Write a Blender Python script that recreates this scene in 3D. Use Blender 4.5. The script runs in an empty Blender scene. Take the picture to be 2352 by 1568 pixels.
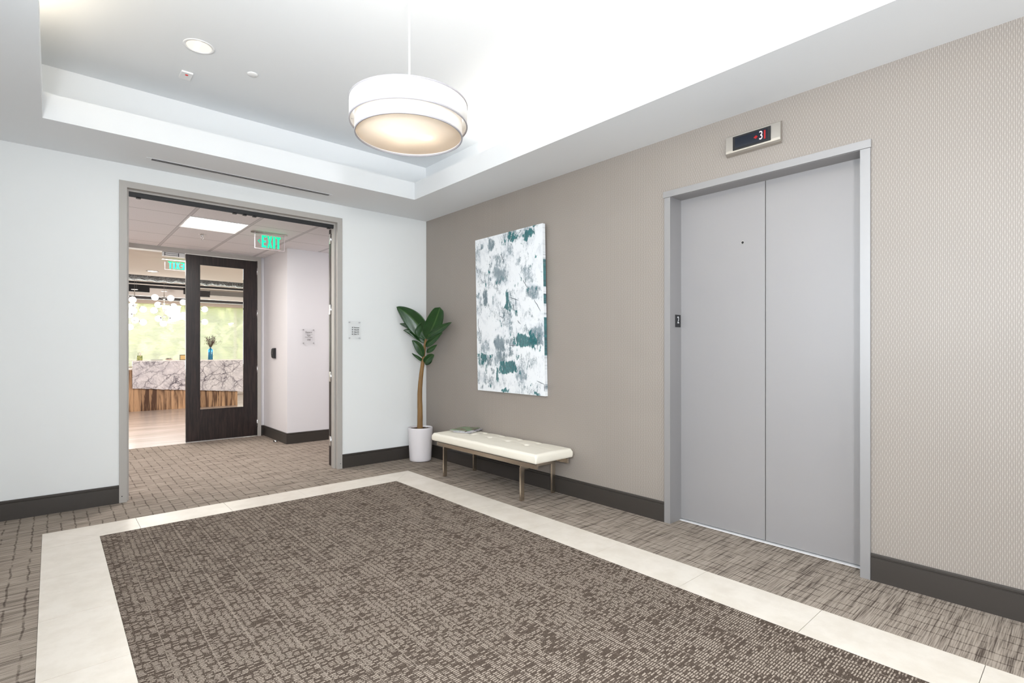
import bpy, bmesh, math, random
from mathutils import Vector, Matrix, noise as mnoise
PI = math.pi
scene = bpy.context.scene
COL = scene.collection

# ------------------------------------------------------------------ camera
cam_d = bpy.data.cameras.new('camera')
cam = bpy.data.objects.new('camera', cam_d); COL.objects.link(cam)
cam.location = (-3.4894, -5.5457, 1.30)
cam.rotation_euler = (PI / 2, 0, -0.725)
cam_d.sensor_width = 36.0
cam_d.lens = 36.0 * 1195.18 / 2352.0
cam_d.shift_y = 20.6 / 2352.0
cam_d.clip_start = 0.05; cam_d.clip_end = 300
scene.camera = cam

# ------------------------------------------------------------------ view and world
vs = scene.view_settings
scene.display_settings.display_device = 'sRGB'
vs.view_transform = 'Standard'; vs.look = 'None'; vs.gamma = 1.0; vs.use_curve_mapping = False
vs.exposure = 0.17
scene.cycles.use_denoising = True
scene.cycles.max_bounces = 10
scene.cycles.diffuse_bounces = 6
scene.cycles.transparent_max_bounces = 12
scene.cycles.sample_clamp_indirect = 6.0
scene.cycles.caustics_reflective = False
scene.cycles.caustics_refractive = False
world = bpy.data.worlds.new('world'); scene.world = world
world.use_nodes = True
wn = world.node_tree.nodes; wl = world.node_tree.links
wn['Background'].inputs[0].default_value = (0.96, 0.97, 0.95, 1)
wn['Background'].inputs[1].default_value = 3.1

# ------------------------------------------------------------------ lights
def area(name, loc, rot, sx, sy, power, color):
    d = bpy.data.lights.new(name, 'AREA'); d.shape = 'RECTANGLE'; d.size = sx; d.size_y = sy
    d.energy = power; d.color = color
    o = bpy.data.objects.new(name, d); COL.objects.link(o)
    o.location = loc; o.rotation_euler = rot
    return o
def point(name, loc, power, color, r=0.03):
    d = bpy.data.lights.new(name, 'POINT'); d.energy = power; d.color = color; d.shadow_soft_size = r
    o = bpy.data.objects.new(name, d); COL.objects.link(o); o.location = loc
    return o
COOL = (0.83, 0.925, 1.0)
WARM = (1.0, 0.86, 0.66)
# fill light added behind the camera, in front of the opaque rear pane
area('rear_fill', (-2.05, -8.33, 1.65), (PI / 2, 0, 0), 3.6, 2.1, 56, COOL)
# unseen broad fill light on the left, in front of a closed recess
area('side_fill', (-4.10, -4.5, 1.95), (PI / 2 + .30, 0, -PI / 2), 2.2, 1.5, 84, COOL)
# photographer's flash beside the camera
area('flash', (-3.75, -6.4, 1.92), (math.radians(90), 0, -0.62), 0.22, 0.22, 70, (0.97, 0.98, 1.0))
# fluorescent strips hidden in the ceiling cove (they shine upwards)
area('cove_strip_right', (-0.43, -4.55, 3.10), (PI, 0, 0), 0.08, 5.6, 47, (1.0, 0.95, 0.86))
area('cove_strip_left', (-3.70, -4.3, 3.10), (PI, 0, 0), 0.08, 6.0, 28, (1.0, 0.88, 0.68))

# ------------------------------------------------------------------ material helpers
def mat(name, col=(0.8, 0.8, 0.8), rough=0.6, metal=0.0, spec=0.5, emis=None, estr=1.0, trans=0.0, alpha=1.0, bump=None):
    m = bpy.data.materials.new(name); m.use_nodes = True
    nt = m.node_tree; b = nt.nodes['Principled BSDF']
    b.inputs['Base Color'].default_value = (*col, 1)
    b.inputs['Roughness'].default_value = rough
    b.inputs['Metallic'].default_value = metal
    b.inputs['Specular IOR Level'].default_value = spec
    b.inputs['Transmission Weight'].default_value = trans
    b.inputs['Alpha'].default_value = alpha
    if emis:
        b.inputs['Emission Color'].default_value = (*emis, 1); b.inputs['Emission Strength'].default_value = estr
    if bump:
        sc, st = bump
        n = nt.nodes.new('ShaderNodeTexNoise'); n.inputs['Scale'].default_value = sc
        tc = nt.nodes.new('ShaderNodeTexCoord'); nt.links.new(tc.outputs['Object'], n.inputs['Vector'])
        bp = nt.nodes.new('ShaderNodeBump'); bp.inputs['Strength'].default_value = st; bp.inputs['Distance'].default_value = 0.002
        nt.links.new(n.outputs[0], bp.inputs['Height']); nt.links.new(bp.outputs[0], b.inputs['Normal'])
    return m

class NT:
    """small helper to write math node graphs"""
    def __init__(s, m):
        s.nt = m.node_tree; s.b = s.nt.nodes['Principled BSDF']
        s.tc = s.nt.nodes.new('ShaderNodeTexCoord')
        sp = s.nt.nodes.new('ShaderNodeSeparateXYZ'); s.nt.links.new(s.tc.outputs['Object'], sp.inputs[0])
        s.x, s.y, s.z = sp.outputs
    def _in(s, sock, v):
        if isinstance(v, (int, float)): sock.default_value = v
        elif isinstance(v, tuple): sock.default_value = v
        else: s.nt.links.new(v, sock)
    def m(s, op, a, b=0.0, c=0.0):
        n = s.nt.nodes.new('ShaderNodeMath'); n.operation = op
        s._in(n.inputs[0], a); s._in(n.inputs[1], b); s._in(n.inputs[2], c)
        return n.outputs[0]
    def vec(s, a, b, c):
        n = s.nt.nodes.new('ShaderNodeCombineXYZ')
        for i, v in enumerate((a, b, c)): s._in(n.inputs[i], v)
        return n.outputs[0]
    def noise(s, v, scale=1.0, detail=2.0, rough=0.5, dist=0.0, color=False):
        n = s.nt.nodes.new('ShaderNodeTexNoise')
        s._in(n.inputs['Vector'], v); n.inputs['Scale'].default_value = scale
        n.inputs['Detail'].default_value = detail; n.inputs['Roughness'].default_value = rough
        n.inputs['Distortion'].default_value = dist
        return n.outputs[1 if color else 0]
    def white(s, v):
        n = s.nt.nodes.new('ShaderNodeTexWhiteNoise'); n.noise_dimensions = '3D'; s._in(n.inputs['Vector'], v)
        return n.outputs[0]
    def smooth(s, v, a, b, lo=0.0, hi=1.0):
        n = s.nt.nodes.new('ShaderNodeMapRange'); n.interpolation_type = 'SMOOTHSTEP'
        s._in(n.inputs[0], v)
        for i, q in enumerate((a, b, lo, hi)): s._in(n.inputs[i + 1], q)
        return n.outputs[0]
    def mix(s, f, a, b):
        n = s.nt.nodes.new('ShaderNodeMix'); n.data_type = 'RGBA'
        s._in(n.inputs[0], f); s._in(n.inputs[6], a); s._in(n.inputs[7], b)
        return n.outputs[2]
    def color(s, v): s.nt.links.new(v, s.b.inputs['Base Color'])
    def bump(s, h, strength=0.3, dist=0.002):
        n = s.nt.nodes.new('ShaderNodeBump'); n.inputs['Strength'].default_value = strength
        n.inputs['Distance'].default_value = dist; s._in(n.inputs['Height'], h)
        s.nt.links.new(n.outputs[0], s.b.inputs['Normal'])

def C(*c):  # sRGB 0-255 -> linear rgb
    return tuple(((v / 255) / 12.92 if v / 255 <= 0.04045 else ((v / 255 + 0.055) / 1.055) ** 2.4) for v in c)
def C4(*c): return (*C(*c), 1.0)

# ------------------------------------------------------------------ materials
M = {}
M['white_paint'] = mat('white_paint', C(236, 238, 238), 0.75, spec=0.3)
M['ceiling_paint'] = mat('ceiling_paint', C(232, 234, 236), 0.85, spec=0.2)
M['corridor_paint'] = mat('corridor_paint', C(232, 230, 233), 0.6, spec=0.3)
M['base_rubber'] = mat('base_rubber', C(60, 55, 51), 0.42, spec=0.5)
M['frame_paint'] = mat('frame_paint', C(176, 172, 167), 0.4, spec=0.5)
M['elev_frame'] = mat('elev_frame', C(166, 164, 164), 0.5, metal=0.55, spec=0.5, bump=(350, 0.04))
M['elev_panel'] = mat('elev_panel', C(160, 157, 157), 0.45, metal=0.22, spec=0.5, bump=(250, 0.05))
M['aluminium'] = mat('aluminium', (0.85, 0.85, 0.83), 0.3, metal=0.9)
M['black'] = mat('black', (0.012, 0.012, 0.014), 0.5)
M['black_gloss'] = mat('black_gloss', (0.01, 0.013, 0.02), 0.15)
M['chrome'] = mat('chrome', (0.75, 0.75, 0.76), 0.22, metal=1.0)
M['nickel'] = mat('nickel', C(200, 189, 174), 0.24, metal=1.0)
M['brushed'] = mat('brushed', C(204, 199, 192), 0.32, metal=0.95)
M['white_plastic'] = mat('white_plastic', (0.85, 0.85, 0.85), 0.4)
M['red_mark'] = mat('red_mark', (0.65, 0.03, 0.03), 0.5)
M['pot'] = mat('pot', C(238, 233, 236), 0.35)
M['soil'] = mat('soil', C(74, 56, 44), 0.95, bump=(120, 1.0))
M['ink_wash'] = mat('ink_wash', C(74, 82, 90), 0.6)
M['ink'] = mat('ink', (0.02, 0.02, 0.02), 0.6)
M['green_exit'] = mat('green_exit', (0.0, 0.5, 0.2), 0.5, emis=(0.0, 1.0, 0.32), estr=1.15)
M['troffer'] = mat('troffer', (0.9, 0.9, 0.9), 0.5, emis=(1.0, 0.95, 0.90), estr=5.5)
M['troffer_dim'] = mat('troffer_dim', (0.9, 0.88, 0.86), 0.5, emis=(1.0, 0.93, 0.88), estr=0.75)
M['bulb'] = mat('bulb', (1, 1, 1), 0.4, emis=(1.0, 0.95, 0.88), estr=45)
M['globe'] = mat('globe', (1, 1, 1), 0.3, emis=(1.0, 0.97, 0.92), estr=2.6)
M['grille'] = mat('grille', (0.8, 0.8, 0.8), 0.4)
M['downlight'] = mat('downlight', (1, 1, 1), 0.4, emis=(1.0, 0.94, 0.86), estr=4.0)
M['blind_hem'] = mat('blind_hem', C(222, 205, 192), 0.6)
M['lobby_ceiling'] = mat('lobby_ceiling', C(200, 192, 184), 0.8, spec=0.2)
M['lobby_white'] = mat('lobby_white', C(238, 230, 224), 0.7)
M['lobby_dark'] = mat('lobby_dark', C(52, 48, 50), 0.6)
M['lobby_black'] = mat('lobby_black', C(18, 18, 22), 0.6)
M['lobby_grey'] = mat('lobby_grey', C(128, 122, 118), 0.6)
M['plenum'] = mat('plenum', (0.01, 0.01, 0.01), 0.9)
M['foil'] = mat('foil', (0.13, 0.135, 0.14), 0.38, metal=1.0, bump=(22, 1.0))
M['foil'].node_tree.nodes['Bump'].inputs['Distance'].default_value = 0.05
M['graphite'] = mat('graphite', (0.10, 0.09, 0.09), 0.5)

def glass_mat(name, tint=(1, 1, 1), refl=0.08):
    m = bpy.data.materials.new(name); m.use_nodes = True; nt = m.node_tree; nt.nodes.clear()
    out = nt.nodes.new('ShaderNodeOutputMaterial'); mx = nt.nodes.new('ShaderNodeMixShader')
    t = nt.nodes.new('ShaderNodeBsdfTransparent'); t.inputs[0].default_value = (*tint, 1)
    g = nt.nodes.new('ShaderNodeBsdfGlossy'); g.inputs['Roughness'].default_value = 0.02
    lw = nt.nodes.new('ShaderNodeLayerWeight'); lw.inputs[0].default_value = 0.05
    nt.links.new(lw.outputs[0], mx.inputs[0]); nt.links.new(t.outputs[0], mx.inputs[1]); nt.links.new(g.outputs[0], mx.inputs[2])
    nt.links.new(mx.outputs[0], out.inputs[0]); return m
M['glass'] = glass_mat('clear_glass', (0.97, 0.98, 0.97))
M['acrylic'] = glass_mat('acrylic', (0.985, 0.985, 0.985))
M['acrylic_edge'] = mat('acrylic_edge', C(240, 232, 236), 0.3)
M['blue_glass'] = mat('blue_glass', (0.12, 0.60, 0.95), 0.08, trans=0.75, spec=0.6)

def fabric_translucent(name, col, tr, warm):
    m = bpy.data.materials.new(name); m.use_nodes = True; nt = m.node_tree; nt.nodes.clear()
    out = nt.nodes.new('ShaderNodeOutputMaterial'); mx = nt.nodes.new('ShaderNodeMixShader'); mx.inputs[0].default_value = tr
    d = nt.nodes.new('ShaderNodeBsdfDiffuse'); d.inputs[0].default_value = (*col, 1)
    t = nt.nodes.new('ShaderNodeBsdfTranslucent'); t.inputs[0].default_value = (*warm, 1)
    nt.links.new(d.outputs[0], mx.inputs[1]); nt.links.new(t.outputs[0], mx.inputs[2]); nt.links.new(mx.outputs[0], out.inputs[0])
    return m
M['shade'] = fabric_translucent('shade_fabric', C(246, 244, 242), 0.28, (1.0, 0.97, 0.92))
M['diffuser'] = fabric_translucent('diffuser_fabric', C(236, 224, 210), 0.5, (1.0, 0.94, 0.86))
M['shade_rim'] = mat('shade_rim', C(168, 164, 168), 0.5)

# roller blind: open weave, half see-through, fine horizontal threads
def blind_mat():
    m = bpy.data.materials.new('roller_blind_weave'); m.use_nodes = True; nt = m.node_tree; nt.nodes.clear()
    out = nt.nodes.new('ShaderNodeOutputMaterial'); mx = nt.nodes.new('ShaderNodeMixShader')
    d = nt.nodes.new('ShaderNodeBsdfTranslucent'); d.inputs[0].default_value = (0.95, 0.93, 0.88, 1)
    d2 = nt.nodes.new('ShaderNodeBsdfDiffuse'); d2.inputs[0].default_value = (0.85, 0.82, 0.76, 1)
    md = nt.nodes.new('ShaderNodeMixShader'); md.inputs[0].default_value = 0.65
    nt.links.new(d2.outputs[0], md.inputs[1]); nt.links.new(d.outputs[0], md.inputs[2])
    t = nt.nodes.new('ShaderNodeBsdfTransparent')
    tc = nt.nodes.new('ShaderNodeTexCoord'); w = nt.nodes.new('ShaderNodeTexWave'); w.bands_direction = 'Z'
    w.inputs['Scale'].default_value = 8.0; w.inputs['Distortion'].default_value = 0.0
    mr = nt.nodes.new('ShaderNodeMapRange'); mr.inputs[3].default_value = 0.42; mr.inputs[4].default_value = 0.66
    nt.links.new(tc.outputs['Object'], w.inputs[0]); nt.links.new(w.outputs[1], mr.inputs[0]); nt.links.new(mr.outputs[0], mx.inputs[0])
    nt.links.new(md.outputs[0], mx.inputs[1]); nt.links.new(t.outputs[0], mx.inputs[2]); nt.links.new(mx.outputs[0], out.inputs[0])
    return m
M['blind'] = blind_mat()

# carpets -----------------------------------------------------------
def carpet_outer():
    m = mat('grey_ribbed_carpet', rough=0.95, spec=0.1); g = NT(m)
    fine = g.noise(g.vec(g.m('MULTIPLY', g.x, 5), g.m('MULTIPLY', g.y, 190), 0), 1, 2, 0.6)
    broad = g.noise(g.vec(g.m('MULTIPLY', g.x, 2.6), g.m('MULTIPLY', g.y, 62), 3.3), 1, 2, 0.6)
    pile = g.noise(g.vec(g.x, g.y, 0), 380, 2, 0.7)
    wob = g.noise(g.vec(g.m('MULTIPLY', g.x, 3), g.m('MULTIPLY', g.y, 9), 1), 1, 3, 0.6)
    u = g.m('ADD', g.m('DIVIDE', g.x, 0.0785), g.m('MULTIPLY', wob, 0.42))
    cell = g.m('FLOOR', u)
    d = g.m('ABSOLUTE', g.m('SUBTRACT', g.m('FRACT', u), 0.5))
    on = g.noise(g.vec(g.m('MULTIPLY', cell, 7.31), g.m('MULTIPLY', g.y, 7), 2), 1, 2, 0.6)
    line = g.m('MULTIPLY', g.smooth(d, 0.025, 0.085, 1.0, 0.0), g.smooth(on, 0.38, 0.54))
    f = g.m('ADD', g.m('MULTIPLY', g.smooth(fine, 0.34, 0.62), 0.60), g.m('MULTIPLY', g.smooth(broad, 0.36, 0.50), 0.40))
    f = g.m('ADD', f, g.m('MULTIPLY', g.m('SUBTRACT', pile, 0.5), 0.9))
    f = g.m('SUBTRACT', f, g.m('MULTIPLY', line, 0.5))
    f = g.m('MAXIMUM', g.m('MINIMUM', f, 1.0), 0.0)
    g.color(g.mix(f, C4(80, 70, 63), C4(170, 158, 146)))
    g.bump(f, 0.25, 0.002)
    return m
def carpet_inner():
    m = mat('brown_dashed_carpet', rough=0.95, spec=0.1); g = NT(m)
    jit = g.noise(g.vec(g.m('MULTIPLY', g.x, 45), g.m('MULTIPLY', g.y, 60), 0), 1, 2, 0.6)
    row_u = g.m('DIVIDE', g.m('ADD', g.y, g.m('MULTIPLY', jit, 0.007)), 0.0106)
    row = g.m('FLOOR', row_u); fr = g.m('ABSOLUTE', g.m('SUBTRACT', g.m('FRACT', row_u), 0.5))
    off = g.white(g.vec(row, 11.0, 0))
    col_u = g.m('ADD', g.m('DIVIDE', g.m('ADD', g.x, g.m('MULTIPLY', jit, 0.022)), 0.029), g.m('MULTIPLY', off, 0.35))
    colm = g.m('FLOOR', col_u); fc = g.m('ABSOLUTE', g.m('SUBTRACT', g.m('FRACT', col_u), 0.5))
    rnd_ = g.white(g.vec(row, colm, 2.0))
    big = g.noise(g.vec(g.m('MULTIPLY', g.x, 7), g.m('MULTIPLY', g.y, 4), 5), 1, 3, 0.6)
    amt = g.smooth(g.m('ADD', rnd_, g.m('MULTIPLY', g.m('SUBTRACT', big, 0.5), 1.2)), 0.05, 0.5)
    dash = g.m('MULTIPLY', g.smooth(fr, 0.10, 0.42, 1.0, 0.0), g.smooth(fc, 0.30, 0.50, 1.0, 0.0))
    dash = g.m('MULTIPLY', dash, amt)
    pile = g.noise(g.vec(g.x, g.m('MULTIPLY', g.y, 1.3), 0), 250, 2, 0.7)
    dl = g.m('ABSOLUTE', g.m('SUBTRACT', g.m('FRACT', g.m('DIVIDE', g.m('ADD', g.x, g.m('MULTIPLY', jit, 0.006)), 0.152)), 0.5))
    f = g.m('MAXIMUM', dash, g.m('MULTIPLY', g.smooth(dl, 0.012, 0.03, 1.0, 0.0), 0.5))
    f = g.smooth(g.m('ADD', f, g.m('MULTIPLY', g.m('SUBTRACT', pile, 0.5), 3.6)), 0.15, 1.0)
    g.color(g.mix(f, C4(76, 65, 57), C4(178, 165, 152)))
    g.bump(f, 0.3, 0.003)
    return m
M['carpet_outer'] = carpet_outer(); M['carpet_inner'] = carpet_inner()

def tile_mat():
    m = mat('cream_tile', rough=0.35, spec=0.4); g = NT(m)
    n = g.noise(g.vec(g.x, g.y, 0), 6, 5, 0.65)
    n2 = g.noise(g.vec(g.m('MULTIPLY', g.x, 30), g.m('MULTIPLY', g.y, 5), 0), 1, 4, 0.7)
    f = g.m('ADD', g.smooth(n, 0.3, 0.7), g.m('MULTIPLY', n2, 0.3))
    g.color(g.mix(f, C4(217, 208, 195), C4(229, 221, 210)))
    return m
M['tile'] = tile_mat(); M['grout'] = mat('grout', C(196, 184, 168), 0.9)

def wallpaper():
    m = mat('wavy_line_wallpaper', rough=0.46, spec=0.55); g = NT(m)
    u = g.m('DIVIDE', g.y, 0.0082)
    k = g.m('FLOOR', u); fu = g.m('FRACT', u)
    par = g.m('MULTIPLY', k, PI)
    band = g.noise(g.vec(g.m('MULTIPLY', k, 0.17), 0, 0), 1, 1, 0.5)
    ph = g.m('ADD', g.m('ADD', g.m('MULTIPLY', g.z, 2 * PI / 0.040), par), g.m('MULTIPLY', band, 9.0))
    s = g.m('MULTIPLY', g.m('SINE', ph), 0.15)
    d1 = g.m('ABSOLUTE', g.m('SUBTRACT', g.m('SUBTRACT', fu, 0.5), s))
    line = g.smooth(d1, 0.05, 0.16, 1.0, 0.0)
    # bright bead between two lines where they pinch
    k2 = g.m('FLOOR', g.m('ADD', u, 0.5)); f2 = g.m('SUBTRACT', g.m('FRACT', g.m('ADD', u, 0.5)), 0.5)
    band2 = g.noise(g.vec(g.m('MULTIPLY', k2, 0.17), 0, 0), 1, 1, 0.5)
    v = g.m('ADD', g.m('ADD', g.m('DIVIDE', g.z, 0.040), g.m('MULTIPLY', k2, 0.5)), g.m('MULTIPLY', band2, 9.0 / (2 * PI)))
    dv = g.m('MULTIPLY', g.m('ABSOLUTE', g.m('SUBTRACT', g.m('FRACT', v), 0.25)), 4.9)
    r = g.m('SQRT', g.m('ADD', g.m('MULTIPLY', f2, f2), g.m('MULTIPLY', dv, dv)))
    bead = g.m('MULTIPLY', g.smooth(r, 0.09, 0.18, 1.0, 0.0), 0.8)
    mott = g.noise(g.vec(0, g.m('MULTIPLY', g.y, 3), g.m('MULTIPLY', g.z, 3)), 1, 3, 0.5)
    base = g.mix(mott, C4(155, 146, 138), C4(162, 153, 145))
    c = g.mix(g.m('MULTIPLY', line, 0.85), base, C4(112, 105, 99))
    c = g.mix(bead, c, C4(205, 200, 194))
    g.color(c)
    g.bump(line, -0.25, 0.001)
    return m
M['wallpaper'] = wallpaper()

def grid_ceiling():
    m = mat('lay_in_ceiling_tile', rough=0.85, spec=0.2); g = NT(m)
    fx = g.m('ABSOLUTE', g.m('SUBTRACT', g.m('FRACT', g.m('DIVIDE', g.m('ADD', g.x, 1.195 + 30 + 0.3), 0.6)), 0.5))
    fy = g.m('ABSOLUTE', g.m('SUBTRACT', g.m('FRACT', g.m('DIVIDE', g.m('ADD', g.y, -0.81 + 6.15 + 0.3075), 0.615)), 0.5))
    lx = g.smooth(fx, 0.017, 0.021, 1.0, 0.0); ly = g.smooth(fy, 0.004, 0.008, 1.0, 0.0)
    gapx = g.m('MULTIPLY', g.smooth(fx, 0.020, 0.024, 0.0, 1.0), g.smooth(fx, 0.026, 0.03, 1.0, 0.0))
    sp = g.noise(g.vec(g.x, g.y, 0), 160, 2, 0.6)
    c = g.mix(g.smooth(sp, 0.35, 0.6), C4(232, 229, 231), C4(244, 241, 243))
    c = g.mix(g.m('MULTIPLY', ly, 0.8), c, C4(120, 116, 118))
    c = g.mix(gapx, c, C4(130, 126, 128))
    c = g.mix(lx, c, C4(214, 211, 214))
    g.color(c); return m
M['grid_ceiling'] = grid_ceiling()

def dark_wood():
    m = mat('dark_stained_wood', rough=0.35, spec=0.5); g = NT(m)
    n = g.noise(g.vec(g.m('MULTIPLY', g.x, 60), g.m('MULTIPLY', g.y, 60), g.m('MULTIPLY', g.z, 4)), 1, 4, 0.65)
    g.color(g.mix(g.smooth(n, 0.35, 0.7), C4(24, 17, 17), C4(52, 38, 36))); return m
M['dark_wood'] = dark_wood()

def plank_wood():
    m = mat('mixed_plank_wood', rough=0.45, spec=0.4); g = NT(m)
    wv = g.noise(g.vec(0, 0, g.m('MULTIPLY', g.z, 1.5)), 1, 2, 0.5)
    u = g.m('DIVIDE', g.m('ADD', g.x, g.m('MULTIPLY', wv, 0.03)), 0.135)
    cell = g.m('FLOOR', u)
    r = g.white(g.vec(cell, 3.0, 1.0))
    st = g.noise(g.vec(g.m('ADD', g.m('MULTIPLY', g.x, 15), g.m('MULTIPLY', r, 50)), 0, g.m('MULTIPLY', g.z, 1.3)), 1, 4, 0.6, 0.6)
    f = g.m('ADD', g.m('MULTIPLY', g.smooth(st, 0.36, 0.64), 0.5), g.m('MULTIPLY', r, 0.6))
    c = g.mix(g.smooth(f, 0.15, 0.95), C4(72, 46, 30), C4(186, 150, 116))
    e = g.m('ABSOLUTE', g.m('SUBTRACT', g.m('FRACT', u), 0.5))
    c = g.mix(g.smooth(e, 0.47, 0.5), c, C4(40, 24, 14))
    g.color(c); return m
M['plank_wood'] = plank_wood()

def marble():
    m = mat('veined_marble', rough=0.2, spec=0.5); g = NT(m)
    rx = g.m('ADD', g.m('MULTIPLY', g.x, 0.75), g.m('MULTIPLY', g.z, 0.62))
    rz = g.m('SUBTRACT', g.m('MULTIPLY', g.z, 0.75), g.m('MULTIPLY', g.x, 0.62))
    w = g.noise(g.vec(rx, 0, rz), 4.5, 4, 0.6, color=True)
    def vor(sx, sz, scale, lo, hi, warp):
        n = g.nt.nodes.new('ShaderNodeTexVoronoi'); n.feature = 'DISTANCE_TO_EDGE'; n.inputs['Scale'].default_value = scale
        va = g.nt.nodes.new('ShaderNodeVectorMath'); va.operation = 'MULTIPLY_ADD'
        va.inputs[1].default_value = (warp,) * 3
        g.nt.links.new(w, va.inputs[0]); g.nt.links.new(g.vec(g.m('MULTIPLY', rx, sx), 0, g.m('MULTIPLY', rz, sz)), va.inputs[2])
        g.nt.links.new(va.outputs[0], n.inputs['Vector'])
        return g.smooth(n.outputs[0], lo, hi, 1.0, 0.0)
    v1 = vor(0.8, 2.2, 2.4, 0.0, 0.055, 0.35); v2 = vor(2.4, 0.9, 3.6, 0.0, 0.07, 0.35); v3 = vor(1, 1, 11, 0.0, 0.09, 0.25)
    big = g.noise(g.vec(g.x, 0, g.z), 1.9, 3, 0.6)
    amt = g.smooth(big, 0.35, 0.65)
    v = g.m('MAXIMUM', g.m('MULTIPLY', v1, g.m('ADD', 0.35, g.m('MULTIPLY', amt, 0.65))), g.m('MULTIPLY', v2, g.m('MULTIPLY', amt, 0.9)))
    v = g.m('MAXIMUM', v, g.m('MULTIPLY', v3, g.m('MULTIPLY', amt, 0.45)))
    cl = g.noise(g.vec(g.x, 0, g.z), 5, 4, 0.7)
    base = g.mix(g.smooth(cl, 0.3, 0.7), C4(178, 174, 180), C4(214, 210, 213))
    g.color(g.mix(v, base, C4(58, 52, 66))); return m
M['marble'] = marble()

def lobby_floor():
    m = mat('pale_wood_floor', rough=0.22, spec=0.5); g = NT(m)
    row = g.m('FLOOR', g.m('DIVIDE', g.y, 0.18)); r = g.white(g.vec(row, 1.0, 2.0))
    n = g.noise(g.vec(g.m('ADD', g.m('MULTIPLY', g.x, 1.2), g.m('MULTIPLY', r, 40)), g.m('MULTIPLY', g.y, 16), 0), 1, 4, 0.6)
    f = g.m('ADD', g.m('MULTIPLY', g.smooth(n, 0.3, 0.7), 0.7), g.m('MULTIPLY', r, 0.3))
    g.color(g.mix(f, C4(152, 136, 126), C4(196, 184, 176))); return m
M['lobby_floor'] = lobby_floor()

def leather():
    m = mat('cream_leather', C(240, 234, 220), 0.42, spec=0.45, bump=(260, 0.12)); return m
M['leather'] = leather()

def leaf_mat():
    m = mat('rubber_leaf', rough=0.28, spec=0.5); g = NT(m)
    a = g.nt.nodes.new('ShaderNodeAttribute'); a.attribute_name = 'rib'
    n = g.noise(g.vec(g.x, g.y, g.z), 14, 3, 0.6)
    c = g.mix(n, C4(20, 48, 20), C4(40, 80, 34))
    g.color(g.mix(g.m('MULTIPLY', a.outputs['Fac'], 0.35), c, C4(110, 140, 84))); return m
M['leaf'] = leaf_mat()
def bark():
    m = mat('smooth_bark', rough=0.6); g = NT(m)
    n = g.noise(g.vec(g.m('MULTIPLY', g.x, 60), g.m('MULTIPLY', g.y, 60), g.m('MULTIPLY', g.z, 7)), 1, 4, 0.65)
    g.color(g.mix(n, C4(96, 70, 38), C4(160, 122, 72))); return m
M['bark'] = bark()

def canvas_paint():
    m = mat('abstract_canvas_paint', rough=0.55, spec=0.35); g = NT(m)
    a = g.nt.nodes.new('ShaderNodeAttribute'); a.attribute_name = 'paint'
    sp = g.nt.nodes.new('ShaderNodeSeparateColor'); g.nt.links.new(a.outputs['Color'], sp.inputs[0])
    teal, grey, line = sp.outputs
    st = g.noise(g.vec(0, g.m('MULTIPLY', g.y, 26), g.m('MULTIPLY', g.z, 9)), 1, 5, 0.7, 0.8)
    st2 = g.noise(g.vec(7, g.m('MULTIPLY', g.y, 60), g.m('MULTIPLY', g.z, 30)), 1, 4, 0.7, 1.2)
    blotch = g.noise(g.vec(3, g.m('MULTIPLY', g.y, 6), g.m('MULTIPLY', g.z, 5)), 1, 5, 0.7, 0.5)
    th = g.m('ADD', g.m('ADD', g.m('MULTIPLY', teal, 0.9), g.m('MULTIPLY', g.m('SUBTRACT', st, 0.5), 1.7)), g.m('MULTIPLY', g.m('SUBTRACT', st2, 0.5), 1.0))
    tf = g.smooth(th, 0.46, 0.66)
    gh = g.m('ADD', g.m('ADD', g.m('MULTIPLY', grey, 1.1), g.m('MULTIPLY', g.m('SUBTRACT', st2, 0.5), 1.7)), g.m('MULTIPLY', g.m('SUBTRACT', st, 0.5), 1.6))
    gf = g.smooth(gh, 0.22, 0.80)
    wsh = g.smooth(blotch, 0.48, 0.75)
    base = g.mix(wsh, C4(240, 243, 246), C4(208, 214, 220))
    spk = g.smooth(g.m('MULTIPLY', st2, st), 0.33, 0.40)
    base = g.mix(g.m('MULTIPLY', spk, 0.65), base, C4(120, 134, 142))
    c = g.mix(g.m('MULTIPLY', gf, 0.85), base, g.mix(g.smooth(blotch, .35, .65), C4(52, 86, 98), C4(128, 146, 156)))
    c = g.mix(g.m('MULTIPLY', tf, 0.92), c, g.mix(g.smooth(st2, .35, .65), C4(4, 70, 78), C4(40, 122, 124)))
    c = g.mix(g.smooth(line, 0.3, 0.7), c, C4(60, 66, 74))
    g.color(c)
    g.bump(st2, 0.3, 0.003)
    return m
M['canvas'] = canvas_paint()

def foliage():
    m = mat('tree_foliage', rough=0.9, spec=0.1); g = NT(m)
    n = g.noise(g.vec(g.x, g.y, g.z), 1.6, 5, 0.7)
    g.color(g.mix(g.smooth(n, 0.40, 0.58), C4(112, 122, 82), C4(212, 214, 160))); return m
M['foliage'] = foliage()
M['lawn'] = mat('lawn', C(150, 170, 90), 0.95)

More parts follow.
